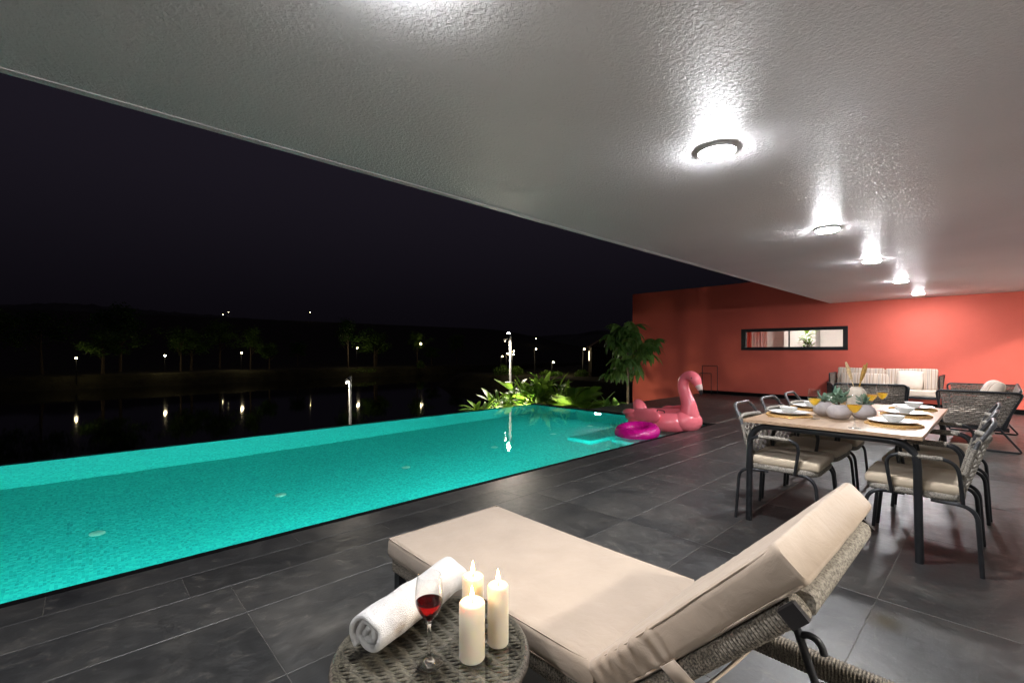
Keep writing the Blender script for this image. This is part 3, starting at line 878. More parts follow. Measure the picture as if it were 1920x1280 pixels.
# ================================================================== lounger
def build_lounger():
    t = thing('sun_lounger', 'rope wrapped sun lounger with cream mattress and raised backrest, foreground', 'sun lounger', (0, 0, 0))
    Y0, Y1 = 1.005, 1.665
    yc = (Y0 + Y1) / 2
    HXg = -0.765
    # rope-wound frame of two long rails and three cross rails
    for y, nm in ((Y0 + 0.03, 'near'), (Y1 - 0.03, 'far')):
        mb = MB(); wrapped(mb, [(-1.865, y, 0.295), (0.12, y, 0.295)], 0.045, 0.075); mb.build('side_rail', M['rope_dark'], t, 50)
    for x in (-1.865, 0.12):
        mb = MB(); wrapped(mb, [(x, Y0 + 0.053, 0.296), (x, Y1 - 0.053, 0.296)], 0.045, 0.07); mb.build('end_rail', M['rope_dark'], t, 50)
    mb = MB()
    for k in range(9): mb.tube([(-1.72 + k * 0.118, Y0 + 0.05, 0.303), (-1.72 + k * 0.118, Y1 - 0.05, 0.303)], 0.011, 8)
    stuff(mb.build('slat_bars', M['dark_metal'], t, 50))
    for x in (-1.83, -0.02):
        for y in (Y0 + 0.03, Y1 - 0.03):
            MB().cbox(x - 0.02, x + 0.02, y - 0.018, y + 0.018, 0, 0.262, 0.002).build('leg', M['dark_metal'], t)
    # mattress: seat pad
    def sweep_pad(path, thick, width, name, wr):
        N = len(path); secs = []; pts = []
        for i, (x, z) in enumerate(path):
            a = i / (N - 1)
            k = min(1.0, math.sqrt(max(0.0, 1 - (1 - min(1, a * N / 1.6)) ** 2))) if a < 0.5 else min(1.0, math.sqrt(max(0.0, 1 - (1 - min(1, (1 - a) * N / 1.6)) ** 2)))
            k = 0.84 + 0.16 * k
            sec = rrect(width - 0.03 * (1 - k), thick * k, 0.022 * k, 4)
            big = []
            m = len(sec)
            for q in range(m):           # denser section so that wrinkles show
                p0, p1 = sec[q], sec[(q + 1) % m]
                L = math.hypot(p1[0] - p0[0], p1[1] - p0[1])
                c = max(1, int(L / 0.03))
                for w in range(c): big.append((p0[0] + (p1[0] - p0[0]) * w / c, p0[1] + (p1[1] - p0[1]) * w / c))
            out = []
            for (sa, sb) in big:
                d = wr(a, sa / width, sb)
                f = 1 + d
                out.append((sa * (1 + d * 0.35), sb + math.copysign(d * thick * 0.5, sb)))
            if pts: assert len(out) == len(secs[0]) or True
            secs.append(out); pts.append((x, yc, z))
        m = min(len(s) for s in secs)
        secs = [s if len(s) == m else s[:m] for s in secs]
        return MB().sweep(pts, secs).build(name, M['cushion'], t, 50)
    TH = 0.088
    def wr_seat(a, s, b):
        return 0.05 * noise.noise(Vector((a * 5, s * 4, b * 20))) + (0.10 * max(0, a - 0.9) * 10 * math.sin(s * 40) * 0.3)
    xs = [-1.893 + (HXg + 0.012 + 1.893) * i / 44 for i in range(45)]
    sp_ = sweep_pad([(x, 0.362 - 0.006 * math.sin(PI * (x + 1.893) / 1.13)) for x in xs], TH, 0.655, 'seat_pad', wr_seat)
    for dz_ in (0.0378, -0.0378):
        q = [(x, yc + sg * 0.3212, 0.362 + dz_ - 0.006 * math.sin(PI * (x + 1.893) / 1.13)) for sg, rng in ((-1, xs[:-1]), (1, xs[-2::-1])) for x in rng]
        MB().tube(q, 0.0030, 6, True).build('piping', M['cushion'], sp_, 60)
    # back pad, raised
    ang = math.atan2(0.865 - 0.405, -0.318 - HXg)
    L = math.hypot(0.865 - 0.405, -0.318 - HXg)
    dx, dz = math.cos(ang), math.sin(ang)
    nx, nz = -dz, dx                        # normal, towards the sitter
    ctr = []
    for i in range(121):
        s_ = -0.03 + (L + 0.03) * i / 120
        bend = 0.02 * math.exp(-((s_) / 0.09) ** 2)
        ctr.append((HXg + dx * s_ - nx * (TH / 2) + 0.008, 0.405 + dz * s_ - nz * (TH / 2) + bend * 0.4))
    def wr_back(a, s, b):
        k = math.exp(-((a - 0.22) / 0.2) ** 2)
        rip = math.sin(a * 92 + 30 * b + 7 * s + 6.0 * noise.noise(Vector((a * 7, s * 5, b * 9)))) * (0.5 + noise.noise(Vector((a * 16, s * 3, 4.0))))
        side = 0.30 + 0.70 * min(1, abs(s) * 2) ** 4
        return 0.055 * k * rip * side + 0.07 * noise.noise(Vector((a * 4 + 7, s * 4, b * 18)))
    bp_ = sweep_pad(ctr, TH, 0.655, 'back_pad', wr_back)
    for dn in (0.0378, -0.0378):
        q = [(x + nx * dn, yc + sg * 0.3212, z + nz * dn) for sg, rng in ((-1, ctr[6:-1:3]), (1, ctr[6:-1:3][::-1])) for (x, z) in rng]
        MB().tube(q, 0.0030, 6, True).build('piping', M['cushion'], bp_, 60)
    # back frame below the pad: rope-wound rails, end rail with black caps, straps
    def bp(s_, d): return (HXg + dx * s_ - nx * d, 0.405 + dz * s_ - nz * d)
    for y in (Y0 + 0.03, Y1 - 0.03):
        mb = MB(); a = bp(-0.02, TH + 0.030); b = bp(L - 0.045, TH + 0.030)
        wrapped(mb, [(a[0], y, a[1]), (b[0], y, b[1])], 0.045, 0.050); mb.build('back_rail', M['rope_dark'], t, 50)
        c = bp(L + 0.035, TH + 0.037)
    e = bp(L - 0.055, TH + 0.030)
    mb = MB(); wrapped(mb, [(e[0], Y0 + 0.056, e[1]), (e[0], Y1 - 0.056, e[1])], 0.05, 0.05, 0.010); mb.build('back_end_rail', M['rope'], t, 50)
    for y, s_ in ((Y0 + 0.004, -1), (Y1 - 0.004, 1)):
        ce = bp(L - 0.062, TH + 0.032)
        o = MB().cbox(-0.020, 0.020, -0.007, 0.007, -0.021, 0.021, 0.004).build('end_cap', M['black_vinyl'], t, None, (ce[0], y, ce[1]), (0, -ang, 0))
    mb = MB()
    for k in range(5):
        p = bp(0.1 + 0.11 * k, TH + 0.018); mb.tube([(p[0], Y0 + 0.05, p[1]), (p[0], Y1 - 0.05, p[1])], 0.01, 8)
    stuff(mb.build('back_bars', M['dark_metal'], t, 50))
    # cloth strap round the rail
    s0 = 0.22
    vs = []; n = 28
    mb = MB()
    P_ = []
    for i in range(n + 1):
        a = i / n
        y = Y0 - 0.006 + a * (Y1 - Y0 + 0.012)
        sag = 0.025 * math.sin(PI * a)
        ed = 0.0 if 0.02 < a < 0.98 else 1
        P_.append((y, TH + 0.075 + sag - (0.075 if i in (0, n) else 0)))
    for (y, d) in P_:
        for off in (0.0, 0.045):
            p = bp(s0 + off, d); vs.append((p[0], y, p[1]))
    mb.add(vs, [(2 * i, 2 * i + 2, 2 * i + 3, 2 * i + 1) for i in range(n)])
    o = mb.build('strap', M['cushion'], t, True)
    md = o.modifiers.new('thick', 'SOLIDIFY'); md.thickness = 0.004
    # notched prop with hooks on each side and the bar it rests on
    top = bp(0.41, TH + 0.055)
    for y in (1.335,):
        x0, z0 = top; x1, z1 = x0 + 0.118, 0.255
        mb = MB().tube([(x0, y, z0), (x1, y, z1)], 0.0105, 8)
        for k in range(3):
            a = 0.22 + 0.32 * k
            px, pz = x0 + (x1 - x0) * a, z0 + (z1 - z0) * a
            pts = [(px + 0.004 + 0.034 * math.sin(q) * 1.0, y, pz - 0.006 + 0.026 * (1 - math.cos(q)) * 0.55 - 0.0 + 0.01) for q in [R(v) for v in range(0, 100, 12)]]
            pts = [(px, y, pz), (px + 0.018, y, pz + 0.012), (px + 0.036, y, pz + 0.010), (px + 0.049, y, pz - 0.004), (px + 0.054, y, pz - 0.024)]
            mb.tube(arc(pts, 0.012, 3), 0.009, 8)
        mb.build('prop', M['dark_metal'], t, 50)
    MB().tube([(top[0] + 0.132, Y0 + 0.05, 0.262), (top[0] + 0.132, Y1 - 0.05, 0.262)], 0.013, 10).build('rest_bar', M['dark_metal'], t, 50)
    MB().tube([(HXg + 0.02, Y0 + 0.05, 0.262), (HXg + 0.02, Y1 - 0.05, 0.262)], 0.015, 10).build('hinge_bar', M['dark_metal'], t, 50)
    return t
build_lounger()

# ================================================================== side table and what stands on it
SX, SY, SR, SZ = -1.085, 0.715, 0.262, 0.43
t = thing('side_table', 'round dark wicker side table with a glass top beside the lounger', 'side table', (SX, SY, 0))
mb = MB()
def Pdrum(a, b, d):
    g = a / SR
    r = SR - 0.012 - 0.05 * (1 - b / 0.40) + d
    return (r * math.cos(g), r * math.sin(g), b + 0.012)
weave(mb, Pdrum, 2 * PI * SR, 0.385, 26, 44, 0.005, 0.009)
stuff(mb.build('woven_skirt', M['wicker_brown'], t, 60))
mb = MB()
for k in range(44):
    y = -SR + 0.014 + k * (2 * SR - 0.028) / 43
    hw = math.sqrt(max(0.0, (SR - 0.014) ** 2 - y * y))
    if hw < 0.02: continue
    n = max(4, int(hw * 2 / 0.007))
    pts = [(-hw + 2 * hw * i / n, y, 0.413 + 0.0035 * math.sin(PI * (-hw + 2 * hw * i / n) / 0.026 + k * PI / 2)) for i in range(n + 1)]
    mb.sweep(pts, [rrect(0.0112, 0.0050, 0.0022, 1)] * len(pts))
stuff(mb.build('woven_top', M['wicker_brown'], t, 60, None, (0, 0, R(38))))
MB().tube([(SR * math.cos(a) * 0.985, SR * math.sin(a) * 0.985, 0.408) for a in [2 * PI * k / 48 for k in range(48)]], 0.013, 8, True).build('rim', M['wicker_brown'], t, 60)
MB().lathe([(0, 0.4215), (SR - 0.004, 0.4215), (SR, 0.4245), (SR, 0.4265), (SR - 0.003, 0.4295), (0, 0.4295)], 72).build('glass_top', M['table_glass'], t, 30)

# rolled towel: a thick terry strip wound up on itself
def towel():
    A = Vector((-1.150, 0.545, 0)); B = Vector((-1.262, 0.925, 0))
    L = (B - A).length
    o = thing('rolled_towel', 'white terry towel rolled up on the glass side table', 'towel', (A.x, A.y, SZ), math.atan2(B.y - A.y, B.x - A.x))
    n = 150
    turns = 2.7
    outer = []; inner = []
    r0, r1 = 0.012, 0.066
    mb = MB()
    nl = 22
    th_ = 0.0075
    vs = []
    for i in range(n + 1):
        a = i / n
        g = -2 * PI * turns * a + R(200)
        r = r0 + (r1 - r0) * a
        for j in range(nl + 1):
            u = j / nl
            end = 1 - abs(2 * u - 1)
            k = noise.noise(Vector((a * 9, u * 7, 0.3)))
            rr = r * (1 + 0.03 * k)
            x = L * u + 0.012 * noise.noise(Vector((a * 14, 3.0 + (0 if u < 0.5 else 9), 0))) * (1 - end) + (0.012 * (1 - a) * (1 if u < 0.5 else -1)) * (1 - end)
            wob = 0.009 * noise.noise(Vector((g * 0.9, u * 4, 2)))
            z = math.sin(g) * (rr + wob) * 0.93
            vs.append((x, math.cos(g) * (rr + wob) * 1.06, max(z, -0.060) + 0.0650))
    m = nl + 1
    fs = [(i * m + j, i * m + j + 1, (i + 1) * m + j + 1, (i + 1) * m + j) for i in range(n) for j in range(nl)]
    mb.add(vs, fs)
    ob = mb.build('terry_cloth', M['towel'], o, True)
    md = ob.modifiers.new('thick', 'SOLIDIFY'); md.thickness = 0.0175; md.offset = -1
    md2 = ob.modifiers.new('soft', 'SUBSURF'); md2.levels = 1; md2.render_levels = 1
    return o
towel()

def wine_glass(name, loc, H, R_, wine, level, label, stem=0.46, base=0.034, group=None):
    t = thing(name, label, 'wine glass', loc, 0, group)
    b0 = H * stem
    bh = H - b0
    foot = [(0, 0.0), (base, 0.0), (base, 0.0022), (base * 0.5, 0.0055), (0.0075, 0.013), (0.0046, 0.028), (0.0042, b0 * 0.7), (0.0052, b0 - 0.008), (0.011, b0 + 0.0005), (0, b0 + 0.0035)]
    MB().lathe(foot, 32).build('stem', M['crystal' if wine == 'red_wine' else 'solid_glass'], t, 60)
    outer = [(0.0105, b0 + 0.0012)]
    for k in range(1, 17):
        a = k / 16
        r = R_ * (math.sin(min(1.0, a / 0.52) * PI / 2) ** 0.72) if a < 0.52 else R_ * (1 - 0.20 * ((a - 0.52) / 0.48) ** 1.6)
        outer.append((max(r, 0.0106), b0 + bh * a))
    inner = [(max(0.0, r - 0.0012), z + (0.004 if k == 0 else 0)) for k, (r, z) in enumerate(outer)]
    bowl = outer + [(outer[-1][0] - 0.0006, outer[-1][1] + 0.0006)] + inner[::-1] + [(0, b0 + 0.0048)]
    MB().lathe(bowl, 40).build('bowl', M['glass'], t, 60)
    if level > 0:
        pts = [(0, b0 + 0.0052)] + [(max(0.0, r - 0.0004), z + (0.0006 if k == 0 else 0)) for k, (r, z) in enumerate(inner) if z - b0 <= bh * level]
        pts.append((0, pts[-1][1]))
        MB().lathe(pts, 40).build('wine', M[wine], t, 50)
    return t
wine_glass('wine_glass', (-1.028, 0.666, SZ), 0.232, 0.0375, 'red_wine', 0.47, 'tall glass of red wine on the side table', 0.47, 0.036)

def candle(loc, r, h, label):
    t = thing('candle', label, 'candle', loc, 0, 'lit pillar candles on the side table')
    MB().lathe([(0, 0), (r - 0.002, 0), (r, 0.003), (r, h - 0.005), (r - 0.003, h - 0.0005), (r - 0.007, h), (r * 0.55, h - 0.003), (0, h - 0.005)], 40).build('wax', M['wax'], t, 50)
    MB().tube([(0, 0, h - 0.006), (0.001, 0, h + 0.006), (0.003, 0.001, h + 0.012)], 0.0012, 6).build('wick', M['wick'], t)
    f = [(0, h + 0.006), (0.0032, h + 0.010), (0.0050, h + 0.016), (0.0044, h + 0.024), (0.0024, h + 0.033), (0.0007, h + 0.041), (0, h + 0.043)]
    MB().lathe(f, 14).build('flame', M['flame'], t, 80)
candle((-0.968, 0.762, SZ), 0.0345, 0.150, 'shortest lit pillar candle, in front of the other two')
candle((-0.966, 0.853, SZ), 0.0295, 0.165, 'tall slim lit pillar candle nearest the lounger')
candle((-1.066, 0.842, SZ), 0.0315, 0.158, 'lit pillar candle at the back, beside the rolled towel')

# ================================================================== dining table and chairs
TX0, TX1, TY0, TY1, TZ = -1.294, -0.307, 3.555, 5.455, 0.75
t = thing('dining_table', 'long wooden dining table with a dark tubular frame', 'dining table', (0, 0, 0))
o = MB().cbox(-0.4935, 0.4935, -0.95, 0.95, 0, 0.022, 0.003).build('tabletop', M['table_wood'], t, None, ((TX0 + TX1) / 2, (TY0 + TY1) / 2, TZ - 0.022))
for y in (TY0 + 0.05, TY1 - 0.05):
    for x, s_ in ((TX0 + 0.03, 1), (TX1 - 0.03, -1)):
        p = arc([(x - 0.012 * s_, y, 0.0), (x, y, TZ - 0.046), ((TX0 + TX1) / 2, y, TZ - 0.046)], 0.14, 8)
        MB().tube(p, 0.0215, 12).build('leg', M['dark_metal'], t, 60)
for x in (TX0 + 0.22, TX1 - 0.22):
    MB().cbox(x - 0.02, x + 0.02, TY0 + 0.072, TY1 - 0.072, TZ - 0.060, TZ - 0.0235, 0.002).build('long_rail', M['dark_metal'], t)

def build_chair():
    t = thing('dining_chair', '', 'chair', (0, 0, 0), 0, 'rope dining chairs round the table')
    for s_ in (-1, 1):
        MB().tube(arc([(0.06, 0.225 * s_, 0.388), (0.235, 0.255 * s_, 0.388), (0.268, 0.268 * s_, 0.0)], 0.09, 7), 0.0115, 10).build('leg', M['dark_metal'], t, 60)
        MB().tube(arc([(-0.06, 0.225 * s_, 0.376), (-0.25, 0.255 * s_, 0.376), (-0.272, 0.268 * s_, 0.0)], 0.08, 7), 0.0115, 10).build('leg', M['dark_metal'], t, 60)
        hoop = arc([(0.115, 0.262 * s_, 0.385), (0.150, 0.272 * s_, 0.628), (-0.175, 0.272 * s_, 0.628), (-0.195, 0.255 * s_, 0.385)], 0.085, 7)
        a = MB().tube(hoop, 0.0105, 10).build('arm', M['dark_metal'], t, 60)
        mb = MB(); wrapped(mb, [(0.085, 0.272 * s_, 0.628), (-0.118, 0.272 * s_, 0.628)], 0.031, 0.029, 0.011, 0.0135); mb.build('arm_wrap', M['rope'], a, 50)
    # seat ring and woven seat
    ring = arc([(0.0, -0.235, 0.405), (0.235, -0.235, 0.405), (0.235, 0.235, 0.405), (-0.19, 0.235, 0.405), (-0.19, -0.235, 0.405), (0.0, -0.235, 0.405)], 0.09, 6)[:-1]
    rs = resample(ring + [ring[0]], 0.0065)
    a_, b_ = rrect(0.034, 0.042, 0.014, 2), rrect(0.028, 0.036, 0.012, 2)
    if len(rs) % 2: rs = rs[:-1]
    s = MB().sweep(rs, [a_ if i % 2 else b_ for i in range(len(rs))], True).build('seat_rim', M['rope'], t, 50)
    MB().cbox(-0.175, 0.22, -0.22, 0.22, 0.385, 0.412, 0.006).build('seat_web', M['rope_dark'], s)
    pad(0.455, 0.475, 0.062, 0.026, 4, 5, 3, 0.007).build('cushion', M['seat_cushion'], t, 60, (0.028, 0, 0.420))
    # back: side tubes carried up into the handle loop
    def back(y, z):
        k = (z - 0.39) / 0.45
        return Vector((-0.188 - 0.142 * k ** 0.9 + 0.055 * (y / 0.22) ** 2 * (0.5 + 0.5 * k), y, z))
    pth = [back(-0.222, 0.39), back(-0.226, 0.5), back(-0.224, 0.62), back(-0.212, 0.72)]
    up = arc([pth[-1], Vector((-0.322, -0.160, 0.838)), Vector((-0.322, 0.160, 0.838)), back(0.212, 0.72)], 0.05, 6)
    full = pth[:-1] + up + [back(0.224, 0.62), back(0.226, 0.5), back(0.222, 0.39)]
    MB().tube(full, 0.0115, 10).build('back_frame', M['grey_metal'], t, 60)
    mb = MB()
    N = 11
    for i in range(N):
        y0 = -0.208 + 0.416 * i / (N - 1)
        pts = []
        for k in range(43):
            z = 0.395 + (0.735 - 0.395) * k / 42
            ph = 2 * PI * (z - 0.395) / 0.056 + (PI if i % 2 else 0)
            p = back(y0 * (1 - 0.06 * (z - 0.4)) + 0.0128 * math.sin(ph), z)
            p.x += 0.005 * math.cos(ph)
            pts.append(p)
        mb.tube(pts, 0.0068, 6)
    stuff(mb.build('rope_lattice', M['rope'], t, 60))
    mb = MB(); wrapped(mb, [back(-0.215 + 0.43 * i / 16, 0.738) for i in range(17)], 0.034, 0.036, 0.012, 0.015)
    mb.build('top_roll', M['rope'], t, 50)
    for s_ in (-1, 1):
        mb = MB(); wrapped(mb, [back(0.224 * s_, 0.40 + 0.03 * i) for i in range(11)], 0.032, 0.030, 0.012, 0.0135); mb.build('side_wrap', M['rope'], t, 50)
    return t
ch = build_chair()
spots = [(-1.095, 3.862, 0.02, 'dining chair on the pool side of the table, nearest the viewer'),
         (-1.105, 4.475, -0.03, 'dining chair on the pool side of the table, middle of three'),
         (-1.100, 5.090, 0.03, 'dining chair on the pool side of the table, nearest the red wall'),
         (-0.345, 3.872, PI + 0.03, 'dining chair on the right side of the table, nearest the viewer'),
         (-0.335, 4.485, PI - 0.03, 'dining chair on the right side of the table, middle of three'),
         (-0.325, 5.115, PI + 0.02, 'dining chair on the right side of the table, nearest the red wall')]
for k, (x, y, a, lb) in enumerate(spots):
    t = ch if k == 0 else copy_tree(ch)
    t.location = (x, y, 0); t.rotation_euler = (0, 0, a); t['label'] = lb

# place settings
seat = [(-1.115, 3.985, 'nearest place on the pool side'), (-1.115, 4.585, 'middle place on the pool side'), (-1.115, 5.185, 'farthest place on the pool side'),
        (-0.497, 3.995, 'nearest place on the right side'), (-0.497, 4.620, 'middle place on the right side'), (-0.505, 5.140, 'farthest place on the right side')]
def mat_mesh():
    mb = MB()
    pts = []
    for k in range(int(9 * 36)):            # coiled rattan
        a = 2 * PI * k / 36
        r = 0.012 + 0.0165 * a / (2 * PI)
        if r > 0.158: break
        pts.append((r * math.cos(a), r * math.sin(a), 0.0055 + 0.0006 * math.sin(a * 9)))
    mb.tube(pts, 0.0078, 6)
    mb.lathe([(0, 0.001), (0.155, 0.001), (0.155, 0.006), (0, 0.006)], 30)
    return mb.mesh('placemat', M['placemat'], 60)
mm = mat_mesh()
plate_m = MB().lathe([(0, 0), (0.075, 0), (0.08, 0.002), (0.125, 0.013), (0.137, 0.0165), (0.138, 0.019), (0.124, 0.0175), (0.08, 0.007), (0, 0.006)], 44).mesh('plate', M['ceramic'], 50)
bowl_m = MB().lathe([(0, 0), (0.030, 0), (0.032, 0.004), (0.052, 0.020), (0.060, 0.042), (0.0615, 0.043), (0.058, 0.042), (0.049, 0.022), (0.028, 0.008), (0, 0.007)], 36).mesh('bowl', M['ceramic'], 50)
for k, (x, y, lb) in enumerate(seat):
    tag(link('placemat', mm, None, (x, y, TZ + 0.0005), (0, 0, k)), 'round coiled rattan placemat at the ' + lb, 'placemat', 'rattan placemats on the dining table')
    tag(link('plate', plate_m, None, (x, y, TZ + 0.0143)), 'white dinner plate at the ' + lb, 'plate', 'white plates on the placemats')
    tag(link('bowl', bowl_m, None, (x + (0.004 if k % 2 else -0.006), y + 0.005, TZ + 0.0215)), 'small white bowl at the ' + lb, 'bowl', 'white bowls on the plates')
    s_ = -1 if k > 2 else 1
    t = thing('fork', 'brass fork beside the plate at the ' + lb, 'fork', (x + s_ * 0.0, y - 0.192, TZ + 0.001), (PI if k > 2 else 0), 'brass forks on the dining table')
    MB().tube([(-0.09, 0, 0.003), (-0.02, 0, 0.004), (0.04, 0, 0.003)], [0.004, 0.0025, 0.004], 6).build('handle', M['gold'], t, 60)
    mb = MB()
    for q in (-1.5, -0.5, 0.5, 1.5): mb.tube([(0.036, q * 0.003, 0.003), (0.055, q * 0.0055, 0.002), (0.095, q * 0.0055, 0.006)], 0.0016, 5)
    mb.build('tines', M['gold'], t, 60)
gl = [(-0.934, 3.927, 'glass of white wine between the near left plate and the pots'), (-0.644, 3.640, 'glass of white wine nearest the viewer, at the table end'),
      (-0.705, 4.59, 'glass of white wine just right of the cream vase'), (-0.672, 4.86, 'glass of white wine farthest from the viewer on the right')]
for k, (x, y, lb) in enumerate(gl):
    wine_glass('wine_glass', (x, y, TZ + 0.0005), 0.218, 0.043, 'white_wine', 0.45, lb, 0.44, 0.035, 'white wine glasses on the dining table')
wine_glass('wine_glass', (-0.94, 4.86, TZ + 0.0005), 0.218, 0.043, 'white_wine', 0, 'empty wine glass behind the succulents, farthest on the left', 0.44, 0.035)

# egg shaped pots with succulents, cream vase with dried plumes
pot_m = MB().lathe([(0, 0), (0.042, 0.0), (0.062, 0.012), (0.076, 0.035), (0.078, 0.055), (0.066, 0.082), (0.046, 0.100), (0.036, 0.106), (0.033, 0.104), (0.034, 0.094), (0, 0.090)], 36).mesh('pot', M['pot'], 60)
def fleshy_leaf(L, W):
    mb = MB(); vs = []; n = 7
    for i in range(n + 1):
        a = i / n
        w = W * math.sin(PI * min(1, 0.12 + a * 0.88)) ** 0.7 * (0.6 + 0.5 * a)
        zc = 0.25 * L * a * a
        h_ = 0.006 * math.sin(PI * (0.1 + 0.85 * a))
        vs += [(L * a, -w, zc + 0.004), (L * a, 0, zc - h_), (L * a, w, zc + 0.004), (L * a, 0, zc + h_ * 0.4)]
    mb.add(vs, [(4 * i + k, 4 * i + (k + 1) % 4, 4 * i + 4 + (k + 1) % 4, 4 * i + 4 + k) for i in range(n) for k in range(4)])
    return mb.mesh('leaf', M['succulent'], 60)
fl_m = [fleshy_leaf(0.062, 0.017), fleshy_leaf(0.048, 0.015)]
rnd = random.Random(5)
for (x, y, lb, sl, k_, hh) in [(-0.811, 4.055, 'grey egg shaped pot in front, holding a large succulent', 'large grey green succulent in the front pot', 46, 0.075),
                           (-0.93, 4.190, 'grey egg shaped pot on the left, half behind the front pot', 'small grey green succulent in the left pot', 22, 0.03),
                           (-0.690, 4.205, 'grey egg shaped pot on the right, beside the near wine glass', 'small dark green succulent in the right pot', 22, 0.035)]:
    tag(link('pot', pot_m, None, (x, y, TZ)), lb, 'pot', 'grey pots on the dining table')
    t = thing('succulent', sl, 'plant', (x, y, TZ + 0.09), 0, 'succulents in the pots')
    MB().tube([(0, 0, 0), (0.003, 0.002, hh), (0, 0, hh + 0.02)], 0.007, 7).build('stem', M['bark'], t, 60)
    for q in range(k_):
        a = q * 2.4
        e = rnd.uniform(-0.2, 1.25)
        off = rnd.uniform(0.0, 1)
        rr = 0.03 if k_ > 30 else 0.012
        l_ = link('leaf', fl_m[q % 2], t, (rr * rnd.uniform(-1, 1), rr * rnd.uniform(-1, 1), 0.012 + hh * off), (rnd.uniform(-0.3, 0.3), -e, a), (1,) * 3)
        s_ = rnd.uniform(0.8, 1.25); l_.scale = (s_, s_, s_)
v0 = tag(MB().lathe([(0, 0), (0.058, 0), (0.066, 0.006), (0.070, 0.05), (0.068, 0.13), (0.060, 0.175), (0.045, 0.198), (0.036, 0.204), (0.036, 0.212), (0.030, 0.212), (0.030, 0.20), (0.05, 0.17), (0.056, 0.05), (0, 0.02)], 40).build('vase', M['vase'], None, 60, (-0.785, 4.52, TZ + 0.0005)), 'cream bottle shaped vase holding dried stems in the table middle', 'vase')
for (dx_, dy_, L_, mt, lb, w) in [(-0.075, 0.02, 0.19, 'dry', 'pale dried plume leaning left out of the cream vase', 0.013), (0.07, -0.015, 0.185, 'dry_dark', 'golden dried reed leaning right out of the cream vase', 0.010), (0.045, 0.03, 0.17, 'dry_dark', 'golden brown dried reed behind the other reed in the vase', 0.009)]:
    t = thing('dried_stem', lb, 'dried stem', (-0.785, 4.52, TZ + 0.03), 0, 'dried stems in the vase')
    p0 = Vector((-dx_ * 0.15, 0, 0)); p1 = Vector((dx_ * 0.3, dy_ * 0.3, 0.19)); p2 = Vector((dx_, dy_, 0.19 + L_))
    MB().tube([p0, p1, (p1 + p2) / 2], 0.003, 6).build('stalk', M[mt], t)
    q = [p1 * (1 - a) + p2 * a for a in [0.25 + 0.75 * i / 8 for i in range(9)]]
    MB().tube(q, [w * (0.35 + 0.75 * math.sin(PI * (0.1 + 0.85 * i / 8))) for i in range(9)], 8).build('plume', M[mt], t, 60)

# ================================================================== lounge group by the red wall
def wicker_panel(P, w, h, rows, stakes, name, parent):
    mb = MB(); weave(mb, P, w, h, rows, stakes, 0.007, 0.011)
    return stuff(mb.build(name, M['wicker'], parent, 60))

def build_sofa(name, label, cat, W, group, parts=2, depth=0.74, back_h=0.76):
    """local frame: x along the width, front towards -y, origin at the floor below the middle of the back"""
    t = thing(name, label, cat, (0, 0, 0), 0, group)
    hw = W / 2
    for s_ in (-1, 1):
        # sled leg below the arm and the tube that edges the arm panel
        top0 = (s_ * hw, -depth + 0.02, 0.74); 
        p = arc([(s_ * hw, -depth + 0.06, 0.30), (s_ * hw, -depth, 0.735), (s_ * hw * 1.03, 0.06, 0.735), (s_ * hw * 0.99, -0.12, 0.30)], 0.06, 6)
        a = MB().tube(p, 0.013, 10).build('arm', M['dark_metal'], t, 60)
        def P(u, v, d, s_=s_):
            k = v / 0.42
            y0 = -depth + 0.09 - 0.045 * k; y1 = -0.13 + 0.17 * k
            return (s_ * hw * (0.99 + 0.02 * k * (u / 0.66)) + d, y0 + (y1 - y0) * u / 0.66, 0.31 + v)
        stuff(weave(MB(), P, 0.66, 0.42, 17, 12, 0.008, 0.012).build('woven_panel', M['wicker'], a, 60))
        q = arc([(s_ * hw, -depth + 0.10, 0.31), (s_ * hw, -depth + 0.02, 0.012), (s_ * hw, 0.05, 0.012), (s_ * hw, -0.16, 0.31)], 0.04, 5)
        MB().tube(q, 0.012, 10).build('leg', M['dark_metal'], t, 60)
    MB().cbox(-hw + 0.015, hw - 0.015, -depth + 0.04, -0.06, 0.25, 0.30, 0.004).build('base', M['dark_metal'], t)
    # back: tilted woven panel and its top rail
    def PB(u, v, d):
        k = v / (back_h - 0.30)
        return (-hw + 0.02 + u, -0.10 + 0.13 * k + d, 0.30 + v)
    stuff(weave(MB(), PB, W - 0.04, back_h - 0.31, 17, int(14 * W), 0.008, 0.012).build('woven_back', M['wicker'], t, 60))
    MB().tube(arc([(-hw + 0.01, -0.10, 0.29), (-hw + 0.01, 0.035, back_h), (hw - 0.01, 0.035, back_h), (hw - 0.01, -0.10, 0.29)], 0.05, 6), 0.015, 10).build('back_frame', M['dark_metal'], t, 60)
    n = parts
    w1 = (W - 0.10) / n
    for k in range(n):
        x = -hw + 0.05 + w1 * (k + 0.5)
        pad(w1 - 0.012, depth - 0.14, 0.13, 0.035, 4, 4, k * 5, 0.012).build('seat_cushion', M['pillow'], t, 60, (x, -depth / 2 - 0.02, 0.301))
        o = pad(w1 - 0.012, 0.46, 0.12, 0.04, 4, 4, k * 7 + 2, 0.014).build('back_cushion', M['stripe'], t, 60, (x, -0.135, 0.400), (R(74), 0, 0))
    return t

